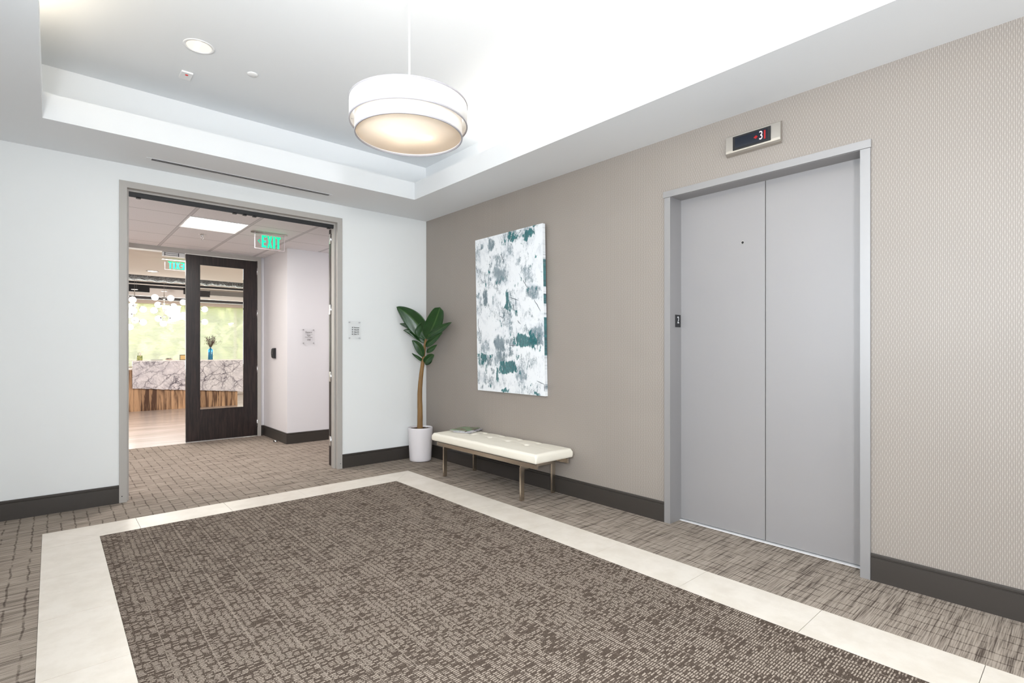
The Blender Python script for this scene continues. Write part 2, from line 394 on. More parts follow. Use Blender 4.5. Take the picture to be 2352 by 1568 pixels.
# ------------------------------------------------------------------ mesh helpers
class MB:
    def __init__(s): s.bm = bmesh.new()
    def box(s, x0, x1, y0, y1, z0, z1, mi=0, bev=0.0):
        b = bmesh.new()
        vs_ = [b.verts.new((x, y, z)) for x in (x0, x1) for y in (y0, y1) for z in (z0, z1)]
        for f in ((0, 1, 3, 2), (4, 6, 7, 5), (0, 4, 5, 1), (2, 3, 7, 6), (0, 2, 6, 4), (1, 5, 7, 3)):
            b.faces.new([vs_[i] for i in f])
        if bev > 0:
            bmesh.ops.bevel(b, geom=b.edges[:] , offset=bev, segments=2, affect='EDGES', profile=0.7)
        bmesh.ops.recalc_face_normals(b, faces=b.faces[:])
        for f in b.faces: f.material_index = mi
        s._join(b); return s
    def _join(s, b, mtx=None):
        if mtx is not None: bmesh.ops.transform(b, matrix=mtx, verts=b.verts[:])
        mp = {}
        for v in b.verts: mp[v] = s.bm.verts.new(v.co)
        for f in b.faces:
            try: nf = s.bm.faces.new([mp[v] for v in f.verts])
            except ValueError: continue
            nf.material_index = f.material_index; nf.smooth = f.smooth
        b.free()
    def lathe(s, prof, seg=48, c=(0, 0, 0), mi=0, smooth=True, closed=False):
        rings = []
        for r, z in prof:
            if r < 1e-6: rings.append([s.bm.verts.new((c[0], c[1], c[2] + z))])
            else: rings.append([s.bm.verts.new((c[0] + r * math.cos(2 * PI * i / seg), c[1] + r * math.sin(2 * PI * i / seg), c[2] + z)) for i in range(seg)])
        pairs = list(zip(rings, rings[1:]))
        if closed: pairs.append((rings[-1], rings[0]))
        for a, b in pairs:
            for i in range(seg):
                j = (i + 1) % seg
                if len(a) == 1 and len(b) == 1: continue
                if len(a) == 1: f = (a[0], b[j], b[i])
                elif len(b) == 1: f = (a[i], a[j], b[0])
                else: f = (a[i], a[j], b[j], b[i])
                try: nf = s.bm.faces.new(f)
                except ValueError: continue
                nf.smooth = smooth; nf.material_index = mi
        return s
    def tube(s, pts, rads, seg=12, mi=0, cap=True):
        pts = [Vector(p) for p in pts]
        if isinstance(rads, (int, float)): rads = [rads] * len(pts)
        rings = []; prev = None
        for i, p in enumerate(pts):
            t = (pts[min(i + 1, len(pts) - 1)] - pts[max(i - 1, 0)]).normalized()
            a = prev if prev is not None else (Vector((0, 0, 1)) if abs(t.z) < 0.9 else Vector((1, 0, 0)))
            n = (a - t * a.dot(t)).normalized(); prev = n; bn = t.cross(n)
            rings.append([s.bm.verts.new(p + (n * math.cos(2 * PI * k / seg) + bn * math.sin(2 * PI * k / seg)) * rads[i]) for k in range(seg)])
        for a, b in zip(rings, rings[1:]):
            for k in range(seg):
                f = s.bm.faces.new((a[k], a[(k + 1) % seg], b[(k + 1) % seg], b[k])); f.smooth = True; f.material_index = mi
        if cap:
            f = s.bm.faces.new(rings[0][::-1]); f.material_index = mi
            f = s.bm.faces.new(rings[-1]); f.material_index = mi
        return s
    def sphere(s, c, r, sub=3, mi=0, scale=(1, 1, 1)):
        b = bmesh.new(); bmesh.ops.create_icosphere(b, subdivisions=sub, radius=r)
        for f in b.faces: f.smooth = True; f.material_index = mi
        s._join(b, Matrix.Translation(c) @ Matrix.Diagonal((*scale, 1))); return s
    def prism(s, poly, axis, a, b, mi=0):
        def P(u, v, w):
            return {'x': (w, u, v), 'y': (u, w, v), 'z': (u, v, w)}[axis]
        A = [s.bm.verts.new(P(u, v, a)) for u, v in poly]; B = [s.bm.verts.new(P(u, v, b)) for u, v in poly]
        fs = [s.bm.faces.new(A), s.bm.faces.new(B[::-1])]
        n = len(poly)
        for i in range(n): fs.append(s.bm.faces.new((A[i], B[i], B[(i + 1) % n], A[(i + 1) % n])))
        for f in fs: f.material_index = mi
        bmesh.ops.recalc_face_normals(s.bm, faces=fs)
        return s
    def build(s, name, mats, parent=None, loc=None, recalc=False):
        if recalc: bmesh.ops.recalc_face_normals(s.bm, faces=s.bm.faces[:])
        me = bpy.data.meshes.new(name); s.bm.to_mesh(me); s.bm.free()
        for m in (mats if isinstance(mats, (list, tuple)) else [mats]): me.materials.append(M[m] if isinstance(m, str) else m)
        o = bpy.data.objects.new(name, me); COL.objects.link(o)
        if parent is not None:
            o.parent = parent
            o.matrix_parent_inverse = Matrix.Translation(-Vector(parent.location)) if parent.type == 'EMPTY' else Matrix.Identity(4)
        if loc: o.location = loc
        return o

def empty(name, loc, label=None, cat=None, group=None, kind=None):
    o = bpy.data.objects.new(name, None); COL.objects.link(o); o.location = loc; o.empty_display_size = 0.1
    return tag(o, label, cat, group, kind)
def tag(o, label=None, cat=None, group=None, kind=None):
    if label: o['label'] = label
    if cat: o['category'] = cat
    if group: o['group'] = group
    if kind: o['kind'] = kind
    return o
def structure(mb, name, mats, parent=None):
    o = mb.build(name, mats, parent)
    if parent is None: o['kind'] = 'structure'
    return o
def text(name, body, size, loc, rot, m, parent, ext=0.0006, align='CENTER', sx=1.0, off=0.0):
    cu = bpy.data.curves.new(name, 'FONT'); cu.body = body; cu.size = size; cu.extrude = ext; cu.offset = off
    cu.align_x = align; cu.align_y = 'CENTER'
    t = bpy.data.objects.new(name, cu); COL.objects.link(t)
    bpy.context.view_layer.update()
    me = bpy.data.meshes.new_from_object(t.evaluated_get(bpy.context.evaluated_depsgraph_get()))
    bpy.data.objects.remove(t); bpy.data.curves.remove(cu)
    me.name = name; me.transform(Matrix.Translation(loc) @ rot.to_4x4() @ Matrix.Diagonal((sx, 1, 1, 1)))
    me.materials.clear(); me.materials.append(M[m])
    o = bpy.data.objects.new(name, me); COL.objects.link(o)
    o.parent = parent; o.matrix_parent_inverse = Matrix.Translation(-Vector(parent.location)) if parent.type == 'EMPTY' else Matrix.Identity(4)
    return o
FACE_SOUTH = Matrix(((1, 0, 0), (0, 0, -1), (0, 1, 0)))     # text readable from -y
FACE_NORTH = Matrix(((-1, 0, 0), (0, 0, 1), (0, 1, 0)))
FACE_WEST = Matrix(((0, 0, -1), (-1, 0, 0), (0, 1, 0)))      # text readable from -x, running towards -y

# ================================================================== THE ROOM
XL, YB = -4.14, -8.4
CEI, TRAY = 2.9, 3.4
TX0, TX1, TY0, TY1 = -3.534, -0.60, -7.7, -0.724
# floor: ribbed carpet with a tile border and a darker carpet inset
XO0, XI0, XI1, XO1 = -3.537, -3.233, -0.915, -0.600
YO1, YI1, YI0, YO0 = -0.588, -0.904, -7.5, -7.81
f = MB()
for (a, b, c, d) in ((XL - .2, XO0, YB - .2, 0), (XO1, 0.16, YB - .2, 0), (XO0, XO1, YO1, 0), (XO0, XO1, YB - .2, YO0), (-8, 2.6, 0, 2.935)):
    f.box(a, b, c, d, -0.05, 0.0, 0)
f.box(XI0, XI1, YI0, YI1, -0.05, 0.001, 1)
structure(f, 'floor', ['carpet_outer', 'carpet_inner'])
t = MB(); t.box(XO0, XO1, YO0, YO1, -0.06, -0.051, 1)
G = 0.0012
def tile_quad(pts):
    poly = [Vector((p[0], p[1])) for p in pts]; c = sum(poly, Vector((0, 0))) / len(poly)
    pp = []
    for p in poly:
        d = p - c; pp.append((c.x + d.x * (1 - G / max(abs(d.x), 1e-3)), c.y + d.y * (1 - G / max(abs(d.y), 1e-3))))
    t.prism(pp, 'z', -0.05, 0.0015, 0)
ys = [YI1 - 0.06] + [YI1 - 0.06 - 0.61 * k for k in range(1, 11)]
ys = [y for y in ys if y > YI0]
tile_quad([(XI0, YI1), (XO0, YO1), (XO0, ys[0]), (XI0, ys[0])])
tile_quad([(XI1, YI1), (XI1, ys[0]), (XO1, ys[0]), (XO1, YO1)])
for a, b in zip(ys, ys[1:] + [YI0]):
    tile_quad([(XO0, a), (XO0, b), (XI0, b), (XI0, a)]); tile_quad([(XI1, a), (XI1, b), (XO1, b), (XO1, a)])
xs = [XI0 + 0.235 + 0.61 * k for k in range(4)]
for yi, yo in ((YI1, YO1), (YI0, YO0)):
    tile_quad([(XI0, yi), (xs[0], yi), (xs[0], yo), (XO0, yo)])
    for a, b in zip(xs, xs[1:]): tile_quad([(a, yi), (b, yi), (b, yo), (a, yo)])
    tile_quad([(xs[-1], yi), (XI1, yi), (XO1, yo), (xs[-1], yo)])
tile_quad([(XO0, YI0), (XO0, YO0), (XI0, YI0)]); tile_quad([(XI1, YI0), (XO1, YO0), (XO1, YI0)])
structure(t, 'trim_1', ['tile', 'grout'])

# back wall (with the double doorway)
DX0, DX1, DH = -3.0, -1.14, 2.70
w = MB()
w.box(XL - .2, DX0 - .031, 0, .15, 0, 3.0); w.box(DX1 + .031, 0.0, 0, .15, 0, 3.0); w.box(DX0 - .031, DX1 + .031, 0, .15, DH + .031, 3.0)
structure(w, 'wall_back', 'white_paint')
# right wall with wallpaper and the elevator opening
EY0, EY1, EH = -4.635, -3.411, 2.452
w = MB()
w.box(0, .2, EY1 + .03, .15, 0, 3.0); w.box(0, .2, YB, EY0 - .03, 0, 3.0); w.box(0, .2, EY0 - .03, EY1 + .03, EH + .03, 3.0)
structure(w, 'wall_right', 'wallpaper')
w = MB(); w.box(XL - .2, XL, YB, -5.7, 0, 3.0); w.box(XL - .2, XL, -3.3, 0, 0, 3.0); w.box(XL - .2, XL, -5.7, -3.3, 2.7, 3.0)
w.box(XL - .2, XL - .15, -5.7, -3.3, 0, 2.7)
structure(w, 'wall_left', 'white_paint')
w = MB(); w.box(XL, 0, YB - .2, YB, 0, .55); w.box(XL, 0, YB - .2, YB, 2.75, 3.0)
w.box(XL, -3.9, YB - .2, YB, .55, 2.75); w.box(-.2, 0, YB - .2, YB, .55, 2.75)
structure(w, 'wall_front', 'white_paint')
w = MB()
for x in (-3.9, -2.67, -1.44, -.24): w.box(x, x + .05, YB - .1, YB - .04, .55, 2.75)
w.box(-3.9, -.2, YB - .1, YB - .04, .55, .6); w.box(-3.9, -.2, YB - .1, YB - .04, 2.7, 2.75)
w.box(-3.9, -.2, YB - .075, YB - .07, .6, 2.7, 1)
structure(w, 'added_window', ['frame_paint', 'lobby_white'])  # unseen window added to go with the rear fill light; pane is opaque
# ceiling with the raised tray
c = MB()
for a, b, d, e in ((XL - .2, TX0, YB - .2, .15), (TX1, .2, YB - .2, .15), (TX0, TX1, TY1, .15), (TX0, TX1, YB - .2, TY0)):
    c.box(a, b, d, e, CEI, CEI + .03)
H2 = 3.08
c.box(TX0 - .02, TX0, TY0 - .02, TY1 + .02, CEI + .03, H2); c.box(TX1, TX1 + .02, TY0 - .02, TY1 + .02, CEI + .03, H2)
c.box(TX0, TX1, TY1, TY1 + .02, CEI + .03, H2); c.box(TX0, TX1, TY0 - .02, TY0, CEI + .03, H2)
S = .34
c.box(TX0 - S - .05, TX1 + S + .05, TY1 + S - .02, TY1 + S + .03, CEI + .03, TRAY); c.box(TX0 - S - .05, TX1 + S + .05, TY0 - S - .05, TY0 - S, CEI + .03, TRAY)
c.box(TX1 + S, TX1 + S + .05, TY0 - S, TY1 + S, CEI + .03, TRAY); c.box(TX0 - S - .05, TX0 - S, TY0 - S, TY1 + S, CEI + .03, TRAY)
c.box(TX0 - S - .2, TX1 + S + .2, TY0 - S - .2, TY1 + S + .2, TRAY, TRAY + .05)
structure(c, 'ceiling', 'ceiling_paint')
# dark rubber baseboards with a moulded lip
def base_profile(t0=0.0):   # (distance from wall, height)
    return [(0, 0), (.014, 0), (.014, .128), (.009, .131), (.009, .134), (.013, .137), (.013, .147), (.008, .152), (0, .152)]
def baseboard(name, segs, parent=None):
    b = MB()
    for axis, wall, sgn, a, e in segs:
        poly = [(wall + sgn * d, h) for d, h in base_profile()]
        b.prism(poly, 'y' if axis == 'y' else 'x', a, e)
    return structure(b, name, 'base_rubber')
baseboard('baseboard_back', [('x', 0, -1, XL, DX0 - .056), ('x', 0, -1, DX1 + .056, -.01)])
baseboard('baseboard_right', [('y', 0, -1, EY1 + .052, -.0), ('y', 0, -1, YB, EY0 - .052)])
baseboard('baseboard_left', [('y', XL, 1, -3.3, 0), ('y', XL, 1, YB, -5.7)])

# ---- double doorway in the back wall
d1 = empty('door_1', (-2.07, 0, 0), kind='structure')
m_ = MB()
for s, x in ((-1, DX0), (1, DX1)):
    o_ = x + s * .055
    m_.box(min(x, o_), max(x, o_), -.012, .0, 0, DH + .055)                      # face
    m_.box(min(x, x + s * .03), max(x, x + s * .03), -.0005, .15, 0, DH)           # jamb lining
    m_.box(min(x, x - s * .016), max(x, x - s * .016), .045, .11, 0, DH - .016)          # stop
    m_.box(min(x, o_), max(x, o_), .15, .162, 0, DH + .055)
m_.box(DX0, DX1, -.012, 0, DH, DH + .055); m_.box(DX0, DX1, 0, .15, DH, DH + .03); m_.box(DX0, DX1, .045, .11, DH - .016, DH)
m_.box(DX0, DX1, .15, .162, DH, DH + .055)
structure(m_, 'door_frame', 'frame_paint', d1)
m_ = MB(); m_.box(DX0 + .02, DX1 - .016, .058, .098, DH - .05, DH - .017, 0); m_.box(DX0 + .02, DX1 - .02, .06, .07, DH - .058, DH - .05, 0)
for x in (-2.93, -2.16, -2.07, -1.98, -1.22): m_.box(x, x + .035, .06, .09, DH - .064, DH - .049, 0, .002)
structure(m_, 'door_closer_bar', ['black', 'graphite'], d1)
m_ = MB()
for x in (DX0 - .033, DX1 + .033): m_.lathe([(0, 0), (.0042, 0), (.0042, .001), (0, .001)], 12)
m_.bm.free(); m_ = MB()
for x in (DX0 - .036, DX1 + .036): m_.sphere((x, -.0122, .055), .0045, 2, scale=(1, .3, 1))
structure(m_, 'frame_screws', 'black', d1)
lf = MB(); lf.box(DX1 - .005, DX1 + .93, .166, .211, .012, 2.655)
lf = structure(lf, 'door_leaf', 'dark_wood', d1)
for z in (2.55, 1.76, 1.006, .285):
    h_ = MB(); h_.tube([(DX1 - .006, .160, z - .055), (DX1 - .006, .160, z + .055)], .007, 12)
    h_.box(DX1 - .0065, DX1 - .004, .166, .206, z - .055, z + .055); h_.box(DX1 - .003, DX1 - .0005, .12, .16, z - .055, z + .055)
    for q in (-.035, 0, .035): h_.box(DX1 - .0078, DX1 - .006, .18, .19, z + q - .004, z + q + .004)
    h_.build('hinge', 'chrome', d1)

# ---- elevator entrance
e = empty('door_3', (0, -4.02, 0), kind='structure')
m_ = MB()
m_.box(-.014, .0, EY1, EY1 + .05, 0, EH - .0015); m_.box(-.014, .0, EY0 - .05, EY0, 0, EH - .0015)
m_.box(0, .15, EY1, EY1 + .03, 0, EH); m_.box(0, .15, EY0 - .03, EY0, 0, EH)
structure(m_, 'elevator_jamb', 'elev_frame', e)
m_ = MB(); m_.box(-.015, .0, EY0 - .053, EY1 + .06, EH + .001, EH + .047); m_.box(0, .15, EY0 - .03, EY1 + .03, EH, EH + .03)
structure(m_, 'elevator_header', 'elev_frame', e)
m_ = MB(); m_.box(.14, .165, -4.0405, EY1 + .03, .012, EH + .03)
pl = structure(m_, 'elevator_door_panel', 'elev_panel', e)
m_ = MB(); m_.tube([(.1385, -3.888, 2.056), (.1405, -3.888, 2.056)], .012, 20, 0); m_.tube([(.1375, -3.888, 2.056), (.139, -3.888, 2.056)], .0085, 16, 1)
m_.build('key_hole', ['chrome', 'black'], pl)
m_ = MB(); m_.box(.14, .165, EY0 - .03, -4.0455, .012, EH + .03); structure(m_, 'elevator_door_panel', 'elev_panel', e)
m_ = MB(); m_.box(.166, .17, EY0 - .03, EY1 + .03, 0, EH + .03); structure(m_, 'shaft_shadow', 'black', e)
m_ = MB(); m_.box(.118, .2, EY0, EY1, 0.0, .004); structure(m_, 'sill', 'white_plastic', e)
m_ = MB(); m_.box(.16, .6, EY0 - .03, EY1 + .03, -.05, -.001); m_.build('sill_support', 'black', e)

# floor number plate on the left elevator jamb
p = empty('floor_number_plate', (.092, EY1 - .001, 1.525), 'small black plate with a white 2 on the left side jamb of the elevator', 'number plate')
MB().box(.056, .128, EY1 - .004, EY1, 1.478, 1.572, bev=.001).build('plate', 'black', p)
text('floor_number', '2', .075, Vector((.092, EY1 - .0045, 1.53)), FACE_SOUTH, 'white_plastic', p, sx=.75)

# hall position indicator
p = empty('floor_indicator', (0, -4.027, 2.69), 'brushed steel floor indicator with a black display above the elevator', 'floor indicator')
poly = [(0, 2.622), (-.012, 2.622), (-.024, 2.628), (-.031, 2.640), (-.032, 2.655), (-.030, 2.752), (-.012, 2.762), (0, 2.762)]
mb = MB(); A = [mb.bm.verts.new((x, -4.206, z)) for x, z in poly]; B = [mb.bm.verts.new((x, -3.85, z)) for x, z in poly]
mb.bm.faces.new(A); mb.bm.faces.new(B[::-1])
for i in range(len(poly)):
    j = (i + 1) % len(poly); ff = mb.bm.faces.new((A[i], B[i], B[j], A[j]))
mb.build('housing', 'brushed', p, recalc=True)
mb = MB(); mb.box(-.036, -.03, -4.147, -3.9, 2.650, 2.742, 0, .0015)
mb.build('display_bezel', 'black', p)
M['display'] = mat('display', (0.008, 0.012, 0.022), 0.12)
MB().box(-.0375, -.036, -4.128, -3.916, 2.662, 2.73).build('display', 'display', p)
M['digit'] = mat('digit', (0.7, 0.5, 0.5), 0.5, emis=(1.0, 0.72, 0.75), estr=0.35)
M['digit_red'] = mat('digit_red', (0.3, 0.0, 0.0), 0.5, emis=(0.8, 0.01, 0.02), estr=0.14)
text('digit', '3', .078, Vector((-.0386, -4.088, 2.695)), FACE_WEST, 'digit', p, sx=.72)
MB().box(-.0382, -.0376, -4.117, -4.107, 2.668, 2.724).build('red_glow', 'digit_red', p)
mb = MB()
mb.prism([(-4.040, 2.695), (-4.056, 2.707), (-4.068, 2.697), (-4.056, 2.684)], 'x', -.0382, -.0376)
mb.build('red_glow', 'digit_red', p)

# canvas painting, leaning slightly off the wall at the top
def painting():
    y0, y1, z0, z1, th = -2.113, -1.088, .872, 2.483, .034
    nx, nz = 120, 190
    # quad of the photograph's view of the painting, to place the paint patches
    def uv(X_, Y_):
        s = (X_ - 126) / (692 - 126)
        top = 232 + (78 - 232) * s; bot = 1452 + (1480 - 1452) * s
        return s, (Y_ - top) / (bot - top)
    teal = [(555, 1030, 85, 48, 1.0), (175, 1180, 48, 48, .9), (400, 1258, 70, 45, 1.0), (407, 715, 17, 75, .95), (612, 630, 50, 40, .5),
            (345, 540, 50, 30, .5), (470, 190, 60, 30, .75), (580, 175, 45, 28, .8), (318, 1320, 20, 50, .8), (243, 840, 16, 30, .7), (636, 1462, 26, 14, .9),
            (500, 1280, 22, 40, .6), (370, 1446, 30, 16, .8), (242, 485, 20, 26, .6), (475, 795, 20, 18, .7), (405, 225, 30, 30, .6), (615, 100, 40, 20, .6), (165, 1150, 30, 40, .5)]
    grey = [(350, 510, 55, 70, .8), (270, 255, 22, 55, .7), (222, 680, 24, 65, .8), (338, 1060, 38, 55, .85), (632, 1000, 55, 60, .8), (245, 1385, 26, 45, .6),
            (515, 1395, 26, 55, .5), (612, 640, 48, 50, .7), (190, 530, 55, 60, .45), (330, 390, 28, 60, .6), (200, 1080, 40, 50, .55), (345, 1180, 40, 70, .7),
            (430, 1050, 45, 25, .6), (500, 1270, 35, 50, .5), (590, 450, 30, 30, .35), (140, 1340, 20, 60, .5), (160, 760, 30, 60, .4), (490, 170, 120, 50, .55),
            (470, 760, 25, 50, .5), (380, 350, 25, 45, .5), (240, 1210, 35, 40, .6), (560, 1440, 60, 30, .35), (300, 800, 60, 60, .3), (440, 680, 40, 50, .4)]
    rp = random.Random(21)
    for k in range(46): grey.append((rp.uniform(130, 690), rp.uniform(240, 1440), rp.uniform(10, 34), rp.uniform(20, 70), rp.uniform(.3, .62)))
    for k in range(28): teal.append((rp.uniform(130, 690), rp.uniform(240, 1440), rp.uniform(7, 18), rp.uniform(10, 40), rp.uniform(.4, .8)))
    lines = [((540, 540), (572, 605)), ((622, 695), (668, 790)), ((633, 1358), (688, 1384)), ((688, 1384), (688, 1440)), ((338, 838), (360, 850)), ((142, 870), (140, 930)),
             ((140, 930), (165, 1000)), ((122, 440), (150, 500)), ((415, 1075), (475, 1075)), ((420, 680), (498, 705)), ((458, 740), (462, 785)), ((490, 870), (512, 900)),
             ((642, 960), (640, 1100)), ((360, 330), (385, 400)), ((260, 350), (266, 372))]
    mb = MB(); bm = mb.bm
    lay = bm.loops.layers.float_color.new('paint')
    def val(u, v):
        wx = u + .05 * mnoise.noise((u * 8, v * 14, 1)) + .025 * mnoise.noise((u * 30, v * 30, 4))
        wz = v + .03 * mnoise.noise((u * 8, v * 14, 5)) + .02 * mnoise.noise((u * 30, v * 30, 7))
        def acc(L):
            r = 0
            for cx_, cy_, a, b, k in L:
                s, q = uv(cx_, cy_); du = abs(wx - s) / (a / 566); dv = abs(wz - q) / (b / 1300)
                d = max(du, dv) * .6 + math.hypot(du, dv) * .4
                r = max(r, k * max(0, min(1, (1.55 - d) / .85)))
            return r
        ln = 0
        for (a, b) in lines:
            p0 = Vector(uv(*a)); p1 = Vector(uv(*b)); q = Vector((u + .004 * mnoise.noise((u * 60, v * 60, 2)), v))
            dd = p1 - p0; tt = max(0, min(1, (q - p0).dot(dd) / dd.length_squared)); e_ = q - (p0 + dd * tt)
            if math.hypot(e_.x, e_.y * 1.5) < .0: ln = 1
        return (acc(teal), acc(grey), ln, 1)
    def xw(v): return -.034 - .036 * (1 - v)
    grid = [[bm.verts.new((xw(j / nz) - th * 0, y1 + (y0 - y1) * i / nx, z1 + (z0 - z1) * j / nz)) for i in range(nx + 1)] for j in range(nz + 1)]
    vals = [[val(i / nx, j / nz) for i in range(nx + 1)] for j in range(nz + 1)]
    for j in range(nz):
        for i in range(nx):
            q = ((j, i), (j, i + 1), (j + 1, i + 1), (j + 1, i)); ff = bm.faces.new([grid[a][b] for a, b in q][::-1])
            for lp, (a, b) in zip(ff.loops, q[::-1]): lp[lay] = vals[a][b]
    # wrapped sides
    def side(idx, teal_rng):
        back = [bm.verts.new((v.co.x + th, v.co.y, v.co.z)) for v in idx]
        for k in range(len(idx) - 1):
            ff = bm.faces.new((idx[k], back[k], back[k + 1], idx[k + 1])); s = k / (len(idx) - 1)
            tv = 1.0 if any(a < s < b for a, b in teal_rng) else .1
            for lp in ff.loops: lp[lay] = (tv, .2, 0, 1)
    side([grid[j][nx] for j in range(nz + 1)], [(.2, .36), (.40, .46), (.54, .76)])
    side([grid[nz][nx - i] for i in range(nx + 1)], []); side([grid[nz - j][0] for j in range(nz + 1)], [(.2, .5)]); side([grid[0][i] for i in range(nx + 1)], [(.1, .9)])
    o = mb.build('canvas_painting', 'canvas', recalc=True)
    for (a, b) in lines:
        st_ = MB()
        p0 = uv(*a); p1 = uv(*b); pp = []
        for k in range(9):
            q = k / 8; u = max(.012, p0[0] + (p1[0] - p0[0]) * q) + .006 * mnoise.noise((a[0], q * 3, 1)); v = p0[1] + (p1[1] - p0[1]) * q + .003 * mnoise.noise((a[1], q * 3, 5))
            pp.append((xw(v) - .0003, y1 + (y0 - y1) * u, z1 + (z0 - z1) * v))
        st_.tube(pp, [.0008 + .0022 * math.sin(PI * (k + 1) / 10) for k in range(9)], 6)
        st_.build('brush_line', 'ink_wash', o)
    tag(o, 'large abstract white and teal canvas hanging on the taupe wall above the bench', 'painting')
painting()

# ---- signs
def arrow(mb, cx_, cz, y, d, s):
    P = {'r': [(-1, .35), (0, .35), (0, 1), (1, 0), (0, -1), (0, -.35), (-1, -.35)]}['r']
    R = {'r': (1, 0), 'l': (-1, 0), 'u': (0, 1), 'd': (0, -1)}[d]
    pts = [(cx_ + s * (a * R[0] - b * R[1]), cz + s * (a * R[1] + b * R[0])) for a, b in P]
    mb.prism(pts, 'y', y - .001, y)
def wall_sign(name, label, x0, x1, z0, z1, y, body):
    p = empty(name, ((x0 + x1) / 2, y, (z0 + z1) / 2), label, 'sign')
    MB().box(x0, x1, y - .022, y - .016, z0, z1).build('panel', 'acrylic', p)
    for x in (x0 + .013, x1 - .013):
        for z in (z0 + .014, z1 - .014):
            MB().tube([(x, y - .001, z), (x, y - .026, z)], .0055, 12).build('standoff', 'chrome', p)
    body(p, y - .0225)
    return p
def body_a(p, y):
    for k, (tx, d) in enumerate((('Restroom', 'l'), ('Suite 250', 'u'), ('Suite 275', 'l'), ('Suite 175', 'r'))):
        z = 1.556 - k * .0245
        text('sign_text', tx, .0155, Vector((-.955, y, z)), FACE_SOUTH, 'ink', p, align='LEFT', off=.0003)
        a = MB(); arrow(a, -.972, z, y, d, .0075); a.build('arrow', 'ink', p)
wall_sign('directory_sign', 'clear acrylic sign with arrows on the white wall right of the doorway', -1.017, -.873, 1.426, 1.628, 0, body_a)
def body_b(p, y):
    text('sign_text', 'Eastern', .031, Vector((-.746, y, 1.558)), FACE_SOUTH, 'ink', p)
    MB().box(-.80, -.69, y - .001, y, 1.532, 1.5335).build('rule', 'ink', p)
    text('sign_text', 'Iugis', .027, Vector((-.746, y, 1.513)), FACE_SOUTH, 'graphite', p)
    text('sign_text', 'Construction', .019, Vector((-.746, y, 1.488)), FACE_SOUTH, 'graphite', p)
    text('sign_text', '250', .033, Vector((-.746, y, 1.452)), FACE_SOUTH, 'graphite', p)
wall_sign('suite_sign', 'clear acrylic suite 250 name sign on the corridor wall beyond the doorway', -.832, -.662, 1.39, 1.607, 1.93, body_b)

# ---- ceiling fixtures of the tray
p = empty('linear_vent', (-2.11, -.29, CEI), 'long slim two slot air diffuser in the lower ceiling above the doorway', 'air vent')
MB().box(-2.90, -1.32, -.322, -.258, CEI - .003, CEI - .0005).build('frame', 'ceiling_paint', p)
for y in (-.312, -.287): MB().box(-2.86, -1.35, y, y + .015, CEI - .0045, CEI - .003).build('slot', 'black', p)
p = empty('recessed_downlight', (-2.724, -1.42, TRAY), 'round recessed can light in the raised ceiling, left of the drum pendant', 'ceiling light')
MB().lathe([(.076, -.002), (.093, -.004), (.095, -.001), (.095, 0), (.076, 0)], 48, (-2.724, -1.42, TRAY), closed=True).build('trim_ring', 'white_plastic', p)
M['reflector'] = mat('reflector', C(240, 226, 206), 0.35, metal=0.0, emis=(1.0, 0.90, 0.76), estr=0.55)
MB().lathe([(.0, -.0012), (.077, -.0012)], 48, (-2.724, -1.42, TRAY)).build('reflector', 'reflector', p)
mb = MB(); mb.box(-2.742, -2.722, -1.48, -1.36, TRAY - .003, TRAY - .0012); mb.build('lamp_tube', 'downlight', p)
p = empty('strobe_plate', (-2.72, -.93, TRAY), 'small white rectangular plate with a red mark on the raised ceiling', 'alarm plate')
MB().box(-2.757, -2.683, -.992, -.868, TRAY - .012, TRAY, bev=.002).build('plate', 'white_plastic', p)
mb = MB(); mb.sphere((-2.719, -.955, TRAY - .0125), .011, 2, scale=(1, 1, .4)); mb.build('red_lens', 'red_mark', p)
tag(MB().lathe([(0, -.010), (.030, -.010), (.036, -.006), (.037, 0), (0, 0)], 40, (-2.343, -1.278, TRAY)).build('sprinkler_cover', 'white_plastic'),
    'small round white cover plate on the raised ceiling between can light and pendant', 'ceiling cover')

# ---- drum pendant
LX, LY = -2.067, -3.119
p = empty('drum_pendant', (LX, LY, TRAY), 'large two tier white fabric drum pendant hanging in the tray ceiling', 'pendant light')
MB().tube([(LX, LY, 2.57), (LX, LY, TRAY)], .0045, 12).build('rod', 'white_plastic', p)
MB().lathe([(0, -.03), (.05, -.03), (.062, -.01), (.062, 0), (0, 0)], 32, (LX, LY, TRAY)).build('canopy', 'white_plastic', p)
sh = MB().lathe([(.306, 2.494), (.306, 2.600), (.303, 2.600), (.303, 2.494)], 96, (LX, LY, 0), closed=True).build('outer_shade', 'shade', p)
for z in (2.4945, 2.5995): MB().lathe([(.3015, z - .004), (.3078, z - .004), (.309, z), (.3078, z + .004), (.3015, z + .004)], 96, (LX, LY, 0), closed=True).build('rim', 'shade_rim', sh)
sh = MB().lathe([(.279, 2.434), (.279, 2.57), (.276, 2.57), (.276, 2.434)], 96, (LX, LY, 0), closed=True).build('inner_shade', 'shade', p)
MB().lathe([(.2745, 2.431), (.2805, 2.431), (.2815, 2.4345), (.2805, 2.438), (.2745, 2.438)], 96, (LX, LY, 0), closed=True).build('rim', 'shade_rim', sh)
MB().lathe([(0, 2.443), (.275, 2.443), (.275, 2.445), (0, 2.445)], 72, (LX, LY, 0)).build('diffuser', 'diffuser', p)
mb = MB()
for k in range(3):
    a = k * 2 * PI / 3 + .4
    mb.tube([(LX, LY, 2.575), (LX + .303 * math.cos(a), LY + .303 * math.sin(a), 2.59)], .003, 8)
    mb.tube([(LX + .275 * math.cos(a), LY + .275 * math.sin(a), 2.52), (LX + .304 * math.cos(a), LY + .304 * math.sin(a), 2.52)], .002, 8)
mb.build('spider', 'white_plastic', p)
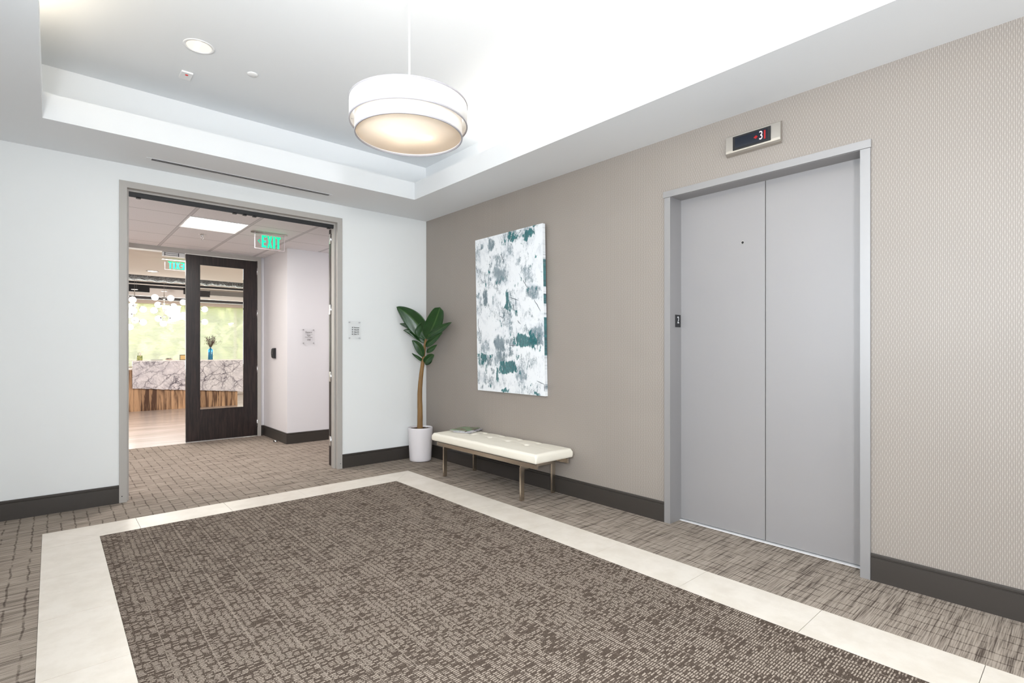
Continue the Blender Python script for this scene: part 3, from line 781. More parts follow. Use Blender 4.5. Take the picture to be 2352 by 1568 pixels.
MB().tube([(LX, LY, 2.50), (LX, LY, 2.59)], .018, 16).build('socket_hub', 'white_plastic', p)
for i, (bx_, by_) in enumerate(((-2.160, -3.10), (-1.968, -3.145), (-2.05, -3.0))):
    b_ = MB().sphere((bx_, by_, 2.480 if i < 2 else 2.53), .030, 3).build('bulb', 'bulb', p)
    point('bulb_light', (bx_, by_, 2.535), 1.4, (1.0, .94, .86), .03)

# ================================================================== FURNITURE
p = empty('bench', (-.25, -1.64, 0), 'cream tufted leather bench on a bronze steel frame against the taupe wall', 'bench')
def cushion():
    x0, x1, y0, y1, z0, z1 = -.478, -.022, -2.445, -.875, .352, .432
    nx, ny = 46, 150
    mb = MB(); bm = mb.bm
    btn = [(x, y) for x in (-.375, -.237, -.085) for y in (-1.015, -1.28, -1.547, -1.814, -2.08, -2.33)]
    btn = [(x, y) for x in (-.237, -.085) for y in (-1.015, -1.28, -1.547, -1.814, -2.075)]
    def top(x, y):
        ex = min(x - x0, x1 - x); ey = min(y - y0, y1 - y)
        R = .020
        h = z1
        for e_ in (ex, ey):
            if e_ < R: h -= (R - math.sqrt(max(0, R * R - (R - e_) ** 2))) * .8
        h += .012 * math.sin(PI * (x - x0) / (x1 - x0)) * math.sin(PI * (y - y0) / (y1 - y0)) ** .4
        for bx_, by_ in btn:
            d = math.hypot(x - bx_, (y - by_)); h -= .020 * math.exp(-(d / .020) ** 2) + .006 * math.exp(-(d / .055) ** 2)
        # soft folds between tufts
        for by_ in (-1.015, -1.28, -1.547, -1.814, -2.075):
            h -= .0025 * math.exp(-((y - by_) / .012) ** 2)
        for bx_ in (-.237, -.085): h -= .0025 * math.exp(-((x - bx_) / .012) ** 2)
        h += .0015 * mnoise.noise((x * 12, y * 8, 0))
        return h
    def gx(i, n, a, b): 
        s = i / n; s = .5 - .5 * math.cos(PI * s) if False else s
        return a + (b - a) * s
    T = [[bm.verts.new((gx(i, nx, x0, x1), gx(j, ny, y0, y1), top(gx(i, nx, x0, x1), gx(j, ny, y0, y1)))) for i in range(nx + 1)] for j in range(ny + 1)]
    for j in range(ny):
        for i in range(nx): bm.faces.new((T[j][i], T[j][i + 1], T[j + 1][i + 1], T[j + 1][i]))
    loop = [T[0][i] for i in range(nx + 1)] + [T[j][nx] for j in range(1, ny + 1)] + [T[ny][i] for i in range(nx - 1, -1, -1)] + [T[j][0] for j in range(ny - 1, 0, -1)]
    cxm, cym = (x0 + x1) / 2, (y0 + y1) / 2
    prev = loop
    for dz, out in ((.008, .002), (.020, .003), (.035, .0035), (.048, .002), (.055, -.002), (.058, -.008)):
        ring = []
        for v in loop:
            nx_ = (1 if v.co.x > cxm else -1) if (abs(v.co.x - x0) < 1e-5 or abs(v.co.x - x1) < 1e-5) else 0
            ny_ = (1 if v.co.y > cym else -1) if (abs(v.co.y - y0) < 1e-5 or abs(v.co.y - y1) < 1e-5) else 0
            wv = .0012 * mnoise.noise((v.co.x * 9, v.co.y * 9, dz * 30))
            zt = z1 - .016
            ring.append(bm.verts.new((v.co.x + nx_ * (out + wv), v.co.y + ny_ * (out + wv), zt - dz * (zt - z0) / .058)))
        for k in range(len(loop)):
            bm.faces.new((prev[k], ring[k], ring[(k + 1) % len(loop)], prev[(k + 1) % len(loop)]))
        prev = ring
    bm.faces.new(prev[::-1] if False else prev)
    for f_ in bm.faces: f_.smooth = True
    o = mb.build('cushion', 'leather', p, recalc=True)
    for bx_, by_ in btn:
        MB().sphere((bx_, by_, top(bx_, by_) + .001), .008, 2, scale=(1, 1, .4)).build('tuft_button', 'leather', o)
cushion()
MB().box(-.46, -.04, -2.41, -.91, .344, .353).build('seat_board', 'black', p)
for x in (-.452, -.072): MB().box(x, x + .02, -2.425, -.925, .304, .344, bev=.0015).build('side_rail', 'nickel', p)
for y in (-1.06, -2.235):
    MB().box(-.4605, -.0375, y - .0085, y + .0085, .272, .3039).build('cross_bar', 'nickel', p)
    mb = MB()
    for x in (-.431,): mb.prism([(x, .304), (x + .035, .304), (x, .335)], 'y', y - .0088, y + .0088)
    mb.build('gusset', 'nickel', p)
    for x in (-.462, -.076): MB().box(x, x + .04, y - .0095, y + .0095, 0, .293, bev=.0015).build('leg', 'nickel', p)

# magazines
def mag(z, x, y, rz, w_, h_, th, label, cols):
    m = mat('cover_print', rough=.3, spec=.5); g = NT(m)
    n = g.noise(g.vec(g.x, g.y, 0), 9, 4, .6); n2 = g.noise(g.vec(g.x, g.y, 5), 26, 3, .6)
    c_ = g.mix(g.smooth(n, .42, .56), (*cols[0], 1), (*cols[1], 1)); c_ = g.mix(g.smooth(n2, .54, .62), c_, (*cols[2], 1)); g.color(c_)
    r = empty('magazine', (x, y, z), label, 'magazine', 'magazines on the bench'); r.rotation_euler = (0, 0, rz)
    pg = MB().box(-w_ / 2 + .002, w_ / 2 - .002, -h_ / 2 + .002, h_ / 2 - .002, .0006, th - .0006)
    o = pg.build('pages', 'white_plastic'); o.parent = r
    cv = MB(); cv.box(-w_ / 2, w_ / 2, -h_ / 2, h_ / 2, th - .0006, th); cv.box(-w_ / 2, w_ / 2, -h_ / 2, h_ / 2, 0, .0006); cv.box(-w_ / 2, -w_ / 2 + .001, -h_ / 2, h_ / 2, 0, th)
    o = cv.build('cover', m); o.parent = r
mag(.4455, -.168, -1.085, 2.02, .21, .275, .005, 'pale magazine at the bottom of the pile on the bench', [C(190, 186, 196), C(226, 222, 226), C(120, 120, 132)])
mag(.4508, -.150, -1.045, 1.72, .21, .275, .005, 'grey magazine in the middle of the pile on the bench', [C(120, 112, 112), C(200, 196, 200), C(80, 76, 84)])
mag(.4561, -.165, -1.03, 1.9, .205, .27, .005, 'magazine with a green and brown cover on top of the pile', [C(96, 84, 68), C(120, 160, 120), C(150, 130, 100)])

# potted plant
PX, PY = -.215, -.215
p = empty('potted_plant', (PX, PY, 0), 'tall broad leaved rubber plant in a white pot in the corner', 'potted plant')
MB().lathe([(0, 0), (.118, 0), (.126, .006), (.128, .03), (.1445, .375), (.145, .388), (.141, .392), (.136, .388), (.1355, .34), (0, .34)], 64, (PX, PY, .003)).build('pot', 'pot', p)
mb = MB(); bm = mb.bm
rings = []
for k in range(9):
    r = .134 * k / 8
    rings.append([bm.verts.new((PX + r * math.cos(a), PY + r * math.sin(a), .374 + .012 * mnoise.noise((r * 40 * math.cos(a), r * 40 * math.sin(a), 3)))) for a in [2 * PI * q / 40 for q in range(40)]])
for a, b in zip(rings, rings[1:]):
    for q in range(40): bm.faces.new((a[q], a[(q + 1) % 40], b[(q + 1) % 40], b[q]))
bmesh.ops.remove_doubles(bm, verts=bm.verts[:], dist=1e-5)
mb.build('soil', 'soil', p)
trunk = [((-0.2199, -0.2112, 0.3752), 0.0330), ((-0.2187, -0.2122, 0.5505), 0.0309), ((-0.2207, -0.2105, 0.7928), 0.0278), ((-0.2103, -0.2197, 0.9887), 0.0247),
         ((-0.1948, -0.2334, 1.1536), 0.0216), ((-0.1832, -0.2436, 1.2722), 0.0175), ((-0.1775, -0.2488, 1.3495), 0.0155), ((-0.1700, -0.2567, 1.4117), 0.0134), ((-0.1702, -0.2656, 1.4478), 0.0083)]
def smooth_path(pr, n=6):
    out = []
    for i in range(len(pr) - 1):
        p0 = pr[max(i - 1, 0)]; p1 = pr[i]; p2 = pr[i + 1]; p3 = pr[min(i + 2, len(pr) - 1)]
        for k in range(n):
            t_ = k / n
            q = [.5 * (2 * b + (c_ - a) * t_ + (2 * a - 5 * b + 4 * c_ - d) * t_ ** 2 + (-a + 3 * b - 3 * c_ + d) * t_ ** 3) for a, b, c_, d in zip((*p0[0], p0[1]), (*p1[0], p1[1]), (*p2[0], p2[1]), (*p3[0], p3[1]))]
            out.append((tuple(q[:3]), q[3]))
    out.append(pr[-1]); return out
tp = smooth_path(trunk)
MB().tube([a for a, b in tp], [b * (1 + .02 * math.sin(i * 1.7)) for i, (a, b) in enumerate(tp)], 20).build('trunk', 'bark', p)
leaves = [
  ((-0.1837, -0.2833, 1.4351), (-0.2748, -0.2694, 1.665), (-0.4572, -0.0811, 1.8121), 0.112, 1.0),
  ((-0.1798, -0.2868, 1.4377), (-0.1609, -0.4238, 1.5698), (-0.1535, -0.5372, 1.7953), 0.100, .3),
  ((-0.1685, -0.2834, 1.4484), (-0.1445, -0.4917, 1.5373), (-0.1102, -0.7091, 1.6193), 0.045, 1.0),
  ((-0.1764, -0.2764, 1.438), (-0.1935, -0.2746, 1.5215), (-0.2028, -0.3097, 1.6361), 0.115, .5),
  ((-0.1754, -0.2506, 1.4174), (-0.2694, -0.1406, 1.5972), (-0.3999, -0.0517, 1.6173), 0.033, .9),
  ((-0.1774, -0.2488, 1.3805), (-0.243, -0.1773, 1.5335), (-0.3836, -0.1063, 1.5382), 0.048, 1.0),
  ((-0.1784, -0.2747, 1.3436), (-0.1692, -0.3897, 1.4155), (-0.1306, -0.5574, 1.5077), 0.039, 1.0),
  ((-0.2039, -0.2521, 1.2204), (-0.2433, -0.2572, 1.3642), (-0.3279, -0.209, 1.4186), 0.050, 1.0),
  ((-0.1725, -0.2799, 1.278), (-0.1582, -0.3727, 1.312), (-0.1338, -0.4477, 1.3687), 0.029, 1.0),
  ((-0.1882, -0.266, 1.1522), (-0.1948, -0.3537, 1.2135), (-0.1664, -0.4323, 1.2527), 0.045, .5),
  ((-0.1814, -0.2453, 1.1675), (-0.2537, -0.2347, 1.2128), (-0.3227, -0.2002, 1.2704), 0.020, 1.0),
  ((-0.1754, -0.2506, 1.1412), (-0.1544, -0.3093, 1.1551), (-0.1399, -0.3489, 1.1973), 0.026, .6)]
rnd = random.Random(4)
TOV = Vector((-.663, -.7486, 0))
for li, (a, c_, b, hw, tipe) in enumerate(leaves):
    a, c_, b = Vector(a), Vector(c_), Vector(b)
    mb = MB(); bm = mb.bm; lay = bm.verts.layers.float.new('rib') if False else None
    n, mseg = 22, 8; rows = []; ribs = []
    near = (TOV + Vector((0, 0, -.25 + .3 * rnd.random())) + Vector((rnd.uniform(-.2, .2), rnd.uniform(-.2, .2), 0))).normalized()
    for i in range(n + 1):
        t_ = i / n
        P_ = a * (1 - t_) ** 2 + c_ * 2 * t_ * (1 - t_) + b * t_ ** 2
        T_ = ((c_ - a) * 2 * (1 - t_) + (b - c_) * 2 * t_).normalized()
        wd = near.cross(T_).normalized(); nn = T_.cross(wd).normalized()
        if nn.dot(near) < 0: nn = -nn
        wdt = hw * (math.sin(PI * min(1, t_ ** .85)) ** .75 if t_ < .5 else (math.sin(PI * t_ ** .85) ** (.75 * tipe + .1 * (1 - tipe)) if t_ < 1 else 0))
        row = []
        for k in range(-mseg, mseg + 1):
            s_ = k / mseg
            row.append(P_ + wd * s_ * wdt + nn * (abs(s_) ** 1.3 * wdt * .32 + .004 * math.sin(s_ * 6 + t_ * 9) * abs(s_)))
        rows.append(row)
    V = [[bm.verts.new(q) for q in row] for row in rows]
    V2 = [[bm.verts.new(q - near * .0022) for q in row] for row in rows]
    fa = []
    for i in range(n):
        for k in range(2 * mseg):
            fa.append(bm.faces.new((V[i][k], V[i][k + 1], V[i + 1][k + 1], V[i + 1][k]))); bm.faces.new((V2[i][k], V2[i + 1][k], V2[i + 1][k + 1], V2[i][k + 1]))
        for k in (0, 2 * mseg): bm.faces.new((V[i][k], V[i + 1][k], V2[i + 1][k], V2[i][k]))
    for f_ in bm.faces: f_.smooth = True
    o = mb.build('leaf', 'leaf', p, recalc=True)
    at = o.data.attributes.new('rib', 'FLOAT', 'POINT')
    nv = (n + 1) * (2 * mseg + 1)
    for idx in range(nv):
        k = idx % (2 * mseg + 1); at.data[idx].value = 1.0 if (k == mseg and 4 * (2 * mseg + 1) < idx + 99) else 0.0

# ================================================================== CORRIDOR BEYOND
w = MB(); w.box(-1.035, 2.6, 1.93, 3.07, 0, 2.75); w.box(-1.1, -1.03, 2.99, 3.07, 0, 2.75); w.box(2.4, 2.6, .15, 1.93, 0, 2.75)
structure(w, 'wall_corridor_right', 'corridor_paint')
w = MB(); w.box(-8, -3.2, 1.93, 3.07, 0, 2.75); w.box(-8, -7.8, .15, 1.93, 0, 2.75); w.box(-8, XL - .2, 0, .15, 0, 2.75); w.box(0, 2.6, .0, .15, 0, 2.75)
w.box(-3.2, -1.03, 2.95, 3.07, 2.736, 3.9)
structure(w, 'wall_corridor_left', 'corridor_paint')
structure(MB().box(-8, 2.6, .15, 3.07, 2.72, 2.76), 'ceiling_corridor', 'grid_ceiling')
baseboard('baseboard_corridor', [('x', 1.93, -1, -1.0488, 2.4), ('y', -1.035, -1, 1.9305, 2.99), ('x', 2.99, -1, -1.09, -1.035)])

p = empty('troffer_light', (-2.115, 1.12, 2.72), 'square glowing recessed light panel in the corridor ceiling', 'ceiling light')
mb = MB(); x0, x1, y0, y1 = -2.398, -1.812, .818, 1.425
for a in ((x0, x1, y0, y0 + .012), (x0, x1, y1 - .012, y1), (x0, x0 + .012, y0 + .012, y1 - .012), (x1 - .012, x1, y0 + .012, y1 - .012)): mb.box(*a, 2.713, 2.72)
mb.build('frame', 'white_plastic', p)
MB().box(x0 + .012, x1 - .012, y0 + .012, y0 + .36, 2.716, 2.7195).build('lens', 'troffer', p)
MB().box(x0 + .012, x1 - .012, y0 + .36, y1 - .012, 2.716, 2.7195).build('side_reflector', 'troffer_dim', p)
area('troffer_glow', (-2.115, 1.03, 2.70), (0, 0, 0), .5, .4, 30, (1.0, .95, .92))
area('corridor_light_far_right', (.9, 1.03, 2.70), (0, 0, 0), .55, .55, 26, (1.0, .95, .92))
area('corridor_light_far_left', (-4.6, 1.03, 2.70), (0, 0, 0), .55, .55, 26, (1.0, .95, .92))

def exit_sign(x0, x1, y, z0, zc, facing, label, chev=True, es=1.0):
    p = empty('exit_sign', ((x0 + x1) / 2, y, zc), label, 'exit sign')
    MB().prism([(x0 - .035, y - .05), (x1 + .02, y - .05), (x1 + .045, y + .0), (x1 + .02, y + .05), (x0 - .035, y + .05), (x0 - .045, y)], 'z', zc - .008, zc - .0005).build('ceiling_plate', 'brushed', p)
    MB().box(x0, x1, y - .004, y + .004, z0, zc - .008).build('acrylic_panel', 'acrylic', p)
    mb = MB()
    for a in ((x0 - .004, x0, z0, zc - .008), (x1, x1 + .004, z0, zc - .008), (x0 - .004, x1 + .004, z0 - .004, z0)): mb.box(a[0], a[1], y - .0045, y + .0045, a[2], a[3])
    mb.build('panel_edge', 'acrylic_edge', p)
    h = zc - .03 - z0 - .02; H = h; zb = z0 + .015
    cw = (x1 - x0) * .155; gp = (x1 - x0) * .028; st = cw * .42
    xx = (x0 + (x1 - x0) * .22) if facing < 0 else None
    yy = (y - .006, y - .0045) if facing < 0 else (y + .0045, y + .006)
    L = []
    def letter(ch, ox, w_):
        q = []
        if ch == 'E': q = [[(0, 0), (w_, 0), (w_, .16), (st, .16), (st, .42), (w_ * .9, .42), (w_ * .9, .58), (st, .58), (st, .84), (w_, .84), (w_, 1), (0, 1)]]
        if ch == 'X': q = [[(0, 0), (st, 0), (w_ / 2, .36), (w_ - st, 0), (w_, 0), (w_ * .5 + st * .5, .5), (w_, 1), (w_ - st, 1), (w_ / 2, .64), (st, 1), (0, 1), (w_ * .5 - st * .5, .5)]]
        if ch == 'I': q = [[(0, 0), (w_, 0), (w_, 1), (0, 1)]]
        if ch == 'T': q = [[(w_ / 2 - st / 2, 0), (w_ / 2 + st / 2, 0), (w_ / 2 + st / 2, .84), (w_, .84), (w_, 1), (0, 1), (0, .84), (w_ / 2 - st / 2, .84)]]
        for poly in q: L.append([(ox + a, zb + b * H) for a, b in poly])
    ws = [cw * 1.0, cw * 1.15, st * 1.1, cw * 1.05]; ox = x0 + (x1 - x0) * .22
    for ch, w_ in zip('EXIT', ws):
        letter(ch, ox, w_); ox += w_ + gp
    if facing > 0: L = [[(x0 + x1 - a, b) for a, b in poly] for poly in L]
    for poly in L: MB().prism(poly, 'y', *yy).build('letter', 'green_exit', p)
    if chev:
        cxv = x0 + (x1 - x0) * .08; zm = zb + H * .5; s_ = H * .17
        poly = [(cxv, zm), (cxv + s_, zm + s_), (cxv + s_ * 1.5, zm + s_), (cxv + s_ * .55, zm), (cxv + s_ * 1.5, zm - s_), (cxv + s_, zm - s_)]
        M.setdefault('green_dim', mat('green_dim', (0, .35, .2), .5, emis=(0, .6, .28), estr=.4))
        MB().prism(poly, 'y', *yy).build('arrow', 'green_dim', p)
    return p
exit_sign(-1.668, -1.335, 1.13, 2.525, 2.72, -1, 'green EXIT sign hanging from the corridor ceiling, letters facing us')

# sprinkler head
p = empty('sprinkler', (-2.103, 1.73, 2.72), 'small chrome sprinkler head on the corridor ceiling behind the light panel', 'sprinkler')
MB().lathe([(0, -.006), (.03, -.006), (.038, -.001), (.038, 0), (0, 0)], 32, (-2.103, 1.73, 2.72)).build('escutcheon', 'chrome', p)
mb = MB(); mb.tube([(-2.103, 1.73, 2.715), (-2.103, 1.73, 2.69)], .009, 12)
for s in (-1, 1): mb.tube([(-2.103 + s * .008, 1.73, 2.70), (-2.103 + s * .015, 1.73, 2.68), (-2.103, 1.73, 2.655)], .0025, 8)
mb.lathe([(0, -.002), (.014, -.002), (.014, 0), (0, 0)], 20, (-2.103, 1.73, 2.655)); mb.build('nozzle', 'chrome', p)

# card reader + door stop
p = empty('card_reader', (-1.035, 2.455, 1.26), 'black card reader on the corridor side wall beside the wooden door', 'card reader')
mb = MB(); mb.prism([(-1.035, 1.185), (-1.055, 1.185), (-1.072, 1.20), (-1.078, 1.26), (-1.072, 1.32), (-1.055, 1.335), (-1.035, 1.335)], 'y', 2.41, 2.50); mb.build('housing', 'black', p)
MB().box(-1.0795, -1.078, 2.43, 2.48, 1.25, 1.27).build('status_strip', 'graphite', p)
p = empty('door_stop', (-1.10, 2.215, 0), 'tiny chrome dome door stop on the carpet by the corridor corner', 'door stop')
MB().lathe([(0, .026), (.016, .024), (.024, .012), (.026, 0), (0, 0)], 28, (-1.10, 2.215, 0)).build('dome', 'chrome', p)
MB().box(-1.128, -1.12, 2.195, 2.235, .006, .022, bev=.002).build('bumper', 'black', p)

# wooden door with glass, leading to the lobby
d2 = empty('door_2', (-1.6, 2.95, 0), kind='structure')
mb = MB(); mb.box(-3.2, -1.09, 2.932, 3.075, 2.66, 2.737); mb.box(-1.14, -1.09, 2.932, 3.075, 0, 2.66); mb.box(-3.2, -3.15, 2.932, 3.075, 0, 2.66)
mb.build('door_frame', 'frame_paint', d2)
mb = MB(); mb.box(-2.074, -1.912, 2.945, 2.99, .014, 2.652); mb.box(-1.326, -1.144, 2.945, 2.99, .014, 2.652); mb.box(-1.912, -1.326, 2.945, 2.99, .014, .450); mb.box(-1.912, -1.326, 2.945, 2.99, 2.528, 2.652)
for a in ((-1.912, -1.900, .462, 2.516), (-1.338, -1.326, .462, 2.516), (-1.912, -1.326, .45, .462), (-1.912, -1.326, 2.516, 2.528)): mb.box(a[0], a[1], 2.938, 2.945, a[2], a[3])
lf = mb.build('door_leaf', 'dark_wood', d2)
o = MB().box(-1.905, -1.333, 2.963, 2.969, .455, 2.523).build('glass_pane', 'glass', d2)
for z in (2.50, 1.86, 1.01, .20):
    mb = MB(); mb.tube([(-1.142, 2.938, z - .06), (-1.142, 2.938, z + .06)], .008, 12); mb.box(-1.15, -1.134, 2.9425, 2.9455, z - .055, z + .055); mb.build('hinge', 'chrome', d2)
mb = MB(); mb.box(-2.0765, -2.073, 2.952, 2.983, .93, 1.16); mb.box(-2.0775, -2.073, 2.96, 2.975, 1.02, 1.05); mb.build('lock_edge', 'chrome', d2)
mb = MB(); mb.box(-2.075, -1.144, 2.955, 2.98, .002, .0135); mb.build('door_sweep', 'aluminium', d2)

p = empty('magnetic_lock', (-2.2, 3.01, 2.66), 'white magnetic lock with black bars under the header left of the wooden door', 'door lock')
MB().box(-2.345, -2.078, 2.985, 3.03, 2.602, 2.66, bev=.002).build('housing', 'white_plastic', p)
mb = MB(); mb.box(-2.318, -2.155, 2.981, 2.985, 2.64, 2.645); mb.box(-2.318, -2.155, 2.981, 2.985, 2.616, 2.621)
for x in (-2.322, -2.158): mb.box(x, x + .008, 2.98, 2.985, 2.606, 2.655)
mb.build('armature_bars', 'black', p)

# ================================================================== RECEPTION LOBBY
structure(MB().box(-9, 3.5, 2.935, 11.9, -.05, -.001), 'floor_lobby', 'lobby_floor')
w = MB(); w.box(-9.2, -9, 3.07, 11.9, 0, 3.9); w.box(3.5, 3.7, 3.07, 11.9, 0, 3.9); w.box(-9, -3.2, 3.05, 3.09, 0, 3.9); w.box(-1.03, 3.5, 3.05, 3.09, 0, 3.9)
structure(w, 'wall_lobby', 'lobby_white')
c = MB(); c.box(-9, 3.5, 3.07, 6.67, 2.75, 2.85, 0); c.box(-9.2, 3.7, 3.07, 12, 3.8, 3.9, 1); c.box(-9, 3.5, 6.67, 6.69, 2.75, 3.8, 1)
structure(c, 'ceiling_lobby', ['lobby_ceiling', 'plenum'])
c = MB()
c.box(-9, 3.5, 8.98, 9.0, 2.885, 2.935, 0); c.box(-9, 3.5, 9.09, 9.12, 2.842, 2.885, 1); c.box(-9, 3.5, 9.13, 9.16, 2.824, 2.845, 0)
c.box(-9, 3.5, 9.9, 10.0, 2.632, 2.875, 0); c.box(-9, 3.5, 10.3, 10.5, 2.588, 2.69, 3)
c.box(-1.72, -1.0, 9.55, 9.6, 2.80, 2.88, 3); c.box(-1.02, -.94, 9.55, 9.6, 2.7, 2.88, 3)
c.box(-9, -1.72, 9.55, 9.6, 2.69, 2.886, 1); c.box(-.7, -.446, 9.55, 9.6, 2.66, 2.815, 3); c.box(-.44, 3.5, 9.55, 9.6, 2.71, 2.83, 2)
structure(c, 'trim_2', ['lobby_white', 'lobby_black', 'lobby_grey', 'lobby_dark'])
mb = MB(); rd = random.Random(2)
pts = [(-9 + .12 * k, 8.6, 3.055 + .012 * rd.uniform(-1, 1)) for k in range(105)]
mb.tube(pts, [.19 + (.02 if k % 2 else 0) + rd.uniform(-.01, .01) for k in range(105)], 20)
o = tag(mb.build('foil_duct', 'foil'), 'silver foil wrapped air duct running above the lobby ceiling edge', 'duct')
mb = MB()
for k in range(9):
    x = -8.5 + k * 1.33
    mb.lathe([(.215, -.012), (.222, -.012), (.222, .012), (.215, .012)], 24, (0, 0, 0), closed=True) if False else None
    MB().box(x, x + .03, 8.59, 8.61, 3.3, 3.8).build('hanger_rod', 'black', o)

# window wall
w = MB(); w.box(-9, 3.5, 11.6, 11.8, 0, .75); w.box(-9, 3.5, 11.6, 11.8, 2.62, 3.9); w.box(-9, 3.5, 11.3, 11.6, 2.56, 3.2, 1)
w.box(-9, 3.5, 11.5, 11.6, .70, .76); w.box(-9, 3.5, 11.585, 11.6, 0, .12)
structure(w, 'wall_lobby_back', ['lobby_white', 'blind_hem'])
w = MB()
for x in (-9, -6.3, -3.8, .62, 2.9): w.box(x, x + .06, 11.62, 11.7, .75, 2.62)
w.box(-9, 3.5, 11.62, 11.7, .75, .80)
w.box(-9, 3.5, 11.65, 11.656, .80, 2.62, 1)
structure(w, 'window_2', ['lobby_white', 'glass'])
p = empty('roller_blind', (-1.0, 11.5, 2.55), 'see through cream roller blind pulled down over the lobby window', 'window blind')
MB().box(-6.3, 3.2, 11.50, 11.502, .86, 2.56).build('fabric', 'blind', p)
MB().box(-6.3, 3.2, 11.492, 11.51, .84, .87).build('hem_bar', 'blind_hem', p)

exit_sign(-2.14, -1.80, 4.25, 2.585, 2.75, 1, 'green EXIT sign in the lobby seen from behind through the doorway', chev=False)
def downlight(x, y, label):
    p = empty('lobby_downlight', (x, y, 2.75), label, 'ceiling light')
    MB().lathe([(.075, -.004), (.10, -.004), (.10, 0), (.075, 0)], 32, (x, y, 2.75), closed=True).build('trim_ring', 'lobby_grey', p)
    MB().lathe([(0, -.002), (.076, -.002)], 32, (x, y, 2.75)).build('lens', 'downlight', p)
downlight(-2.098, 5.95, 'round recessed downlight glowing in the beige lobby ceiling')
area('lobby_ceiling_light', (-2.5, 4.9, 2.7), (0, 0, 0), 3, 1.6, 130, (1.0, .95, .90))
area('lobby_window_light', (-2.5, 11.3, 1.7), (-PI / 2, 0, 0), 7, 1.6, 170, (1.0, .99, .95))
area('lobby_beam_fill', (3.2, 4.6, 1.9), (PI / 2, 0, .75), 2.0, 1.6, 170, (1.0, .97, .94))  # fill light added to brighten the beams; no window on this side
area('lobby_uplight', (-2.0, 9.6, 1.5), (PI, 0, 0), 4, 1.0, 25, (1.0, .95, .90))

# chandeliers: rod, hubs, curved arms and opal globes
def chandelier(cx_, cy_, globes, hubs, label):
    p = empty('globe_chandelier', (cx_, cy_, 2.3), label, 'chandelier', 'globe chandeliers over the reception desk')
    MB().tube([(cx_, cy_, hubs[-1]), (cx_, cy_, 2.5)], .006, 10).build('stem', 'brushed', p)
    mb = MB(); mb.tube([(cx_, cy_, 2.5), (cx_, cy_, 3.8)], .0022, 8); mb.tube([(cx_ + .03, cy_, 2.5), (cx_ + .03, cy_, 3.8)], .0012, 6); mb.build('suspension_cable', 'lobby_grey', p)
    MB().lathe([(0, .012), (.05, .008), (.055, 0), (0, 0)], 24, (cx_, cy_, 2.495)).build('top_plate', 'brushed', p)
    for z in hubs: MB().sphere((cx_, cy_, z), .02, 2).build('hub', 'chrome', p)
    for dx, dy, z in globes:
        hz = min(hubs, key=lambda q: abs(q - z))
        d = Vector((dx, dy, z - hz)); L_ = d.length
        gp = Vector((cx_ + dx, cy_ + dy, z)); hp = Vector((cx_, cy_, hz))
        mid = (gp + hp) / 2 + Vector((0, 0, .02 if L_ > .1 else 0))
        arm = MB().tube([hp, mid, gp], .004, 8).build('arm', 'brushed', p)
        n_ = (gp - hp).normalized()
        MB().tube([gp - n_ * .066, gp - n_ * .055], [.016, .018], 12).build('globe_holder', 'graphite', arm)
        MB().sphere(gp, .061, 3).build('globe', 'globe', p)
chandelier(-1.776, 7.0, [(-.161, -.05, 2.36), (.104, -.06, 2.36), (-.089, .1, 2.225), (.171, .05, 2.205), (-.176, -.05, 2.098), (.089, -.1, 2.094), (-.081, .12, 1.945), (.164, .05, 1.946), (-.015, -.02, 1.842)],
           [2.34, 2.248, 2.116, 1.984], 'white globe chandelier over the desk, the middle one, just left of the wooden door')
chandelier(-2.263, 7.0, [(-.042, -.12, 2.284), (-.02, .14, 2.191), (.14, .02, 2.115), (-.028, -.1, 2.072), (-.076, .1, 2.0), (.14, .02, 1.861), (-.083, -.06, 1.755), (-.15, 0, 2.35), (.02, .12, 1.9)],
           [2.30, 2.17, 2.03, 1.89], 'white globe chandelier over the desk, leftmost, cut by the door frame')
chandelier(-1.257, 7.0, [(-.187, 0, 2.295), (-.187, 0, 2.034), (.199, 0, 2.171), (.199, 0, 1.904), (.0, -.12, 2.34), (0, .12, 2.15), (0, -.12, 1.98), (0, .12, 1.86), (.02, -.02, 1.8)],
           [2.30, 2.16, 2.03, 1.9], 'white globe chandelier over the desk, half hidden behind the wooden door')

# reception desk
p = empty('reception_desk', (-1.5, 8.2, 0), 'reception desk with a veined marble slab over a striped wood plank base', 'reception desk')
mb = MB(); bm = mb.bm
n = 90; x0, x1 = -2.2, -.045
rd = random.Random(9)
def edge(s):
    return .495 - .16 * s ** 1.15 - (.03 if s > .30 else .03 * s / .30) * .5 + .012 * mnoise.noise((s * 22, 1, 1)) + .006 * mnoise.noise((s * 70, 3, 1))
F_, B_ = [], []
for i in range(n + 1):
    s = i / n; x = x0 + (x1 - x0) * s
    F_.append((bm.verts.new((x, 8.03, 1.068)), bm.verts.new((x, 8.03, edge(s)))))
    B_.append((bm.verts.new((x, 8.065, 1.068)), bm.verts.new((x, 8.065, edge(s)))))
for i in range(n):
    bm.faces.new((F_[i][0], F_[i][1], F_[i + 1][1], F_[i + 1][0])); bm.faces.new((B_[i][0], B_[i + 1][0], B_[i + 1][1], B_[i][1]))
    bm.faces.new((F_[i][1], B_[i][1], B_[i + 1][1], F_[i + 1][1]))
bm.faces.new((F_[0][0], B_[0][0], B_[0][1], F_[0][1])); bm.faces.new((F_[n][0], F_[n][1], B_[n][1], B_[n][0]))
mb.build('marble_front', 'marble', p, recalc=True)
MB().box(x0, x1, 8.03, 8.55, 1.068, 1.084).build('transaction_top', 'lobby_white', p)
MB().box(-3.6, -.165, 8.07, 8.12, 0, .885).build('plank_base', 'plank_wood', p)
MB().box(-2.19, -.06, 8.12, 8.15, .8, 1.068).build('backing_board', 'lobby_white', p)
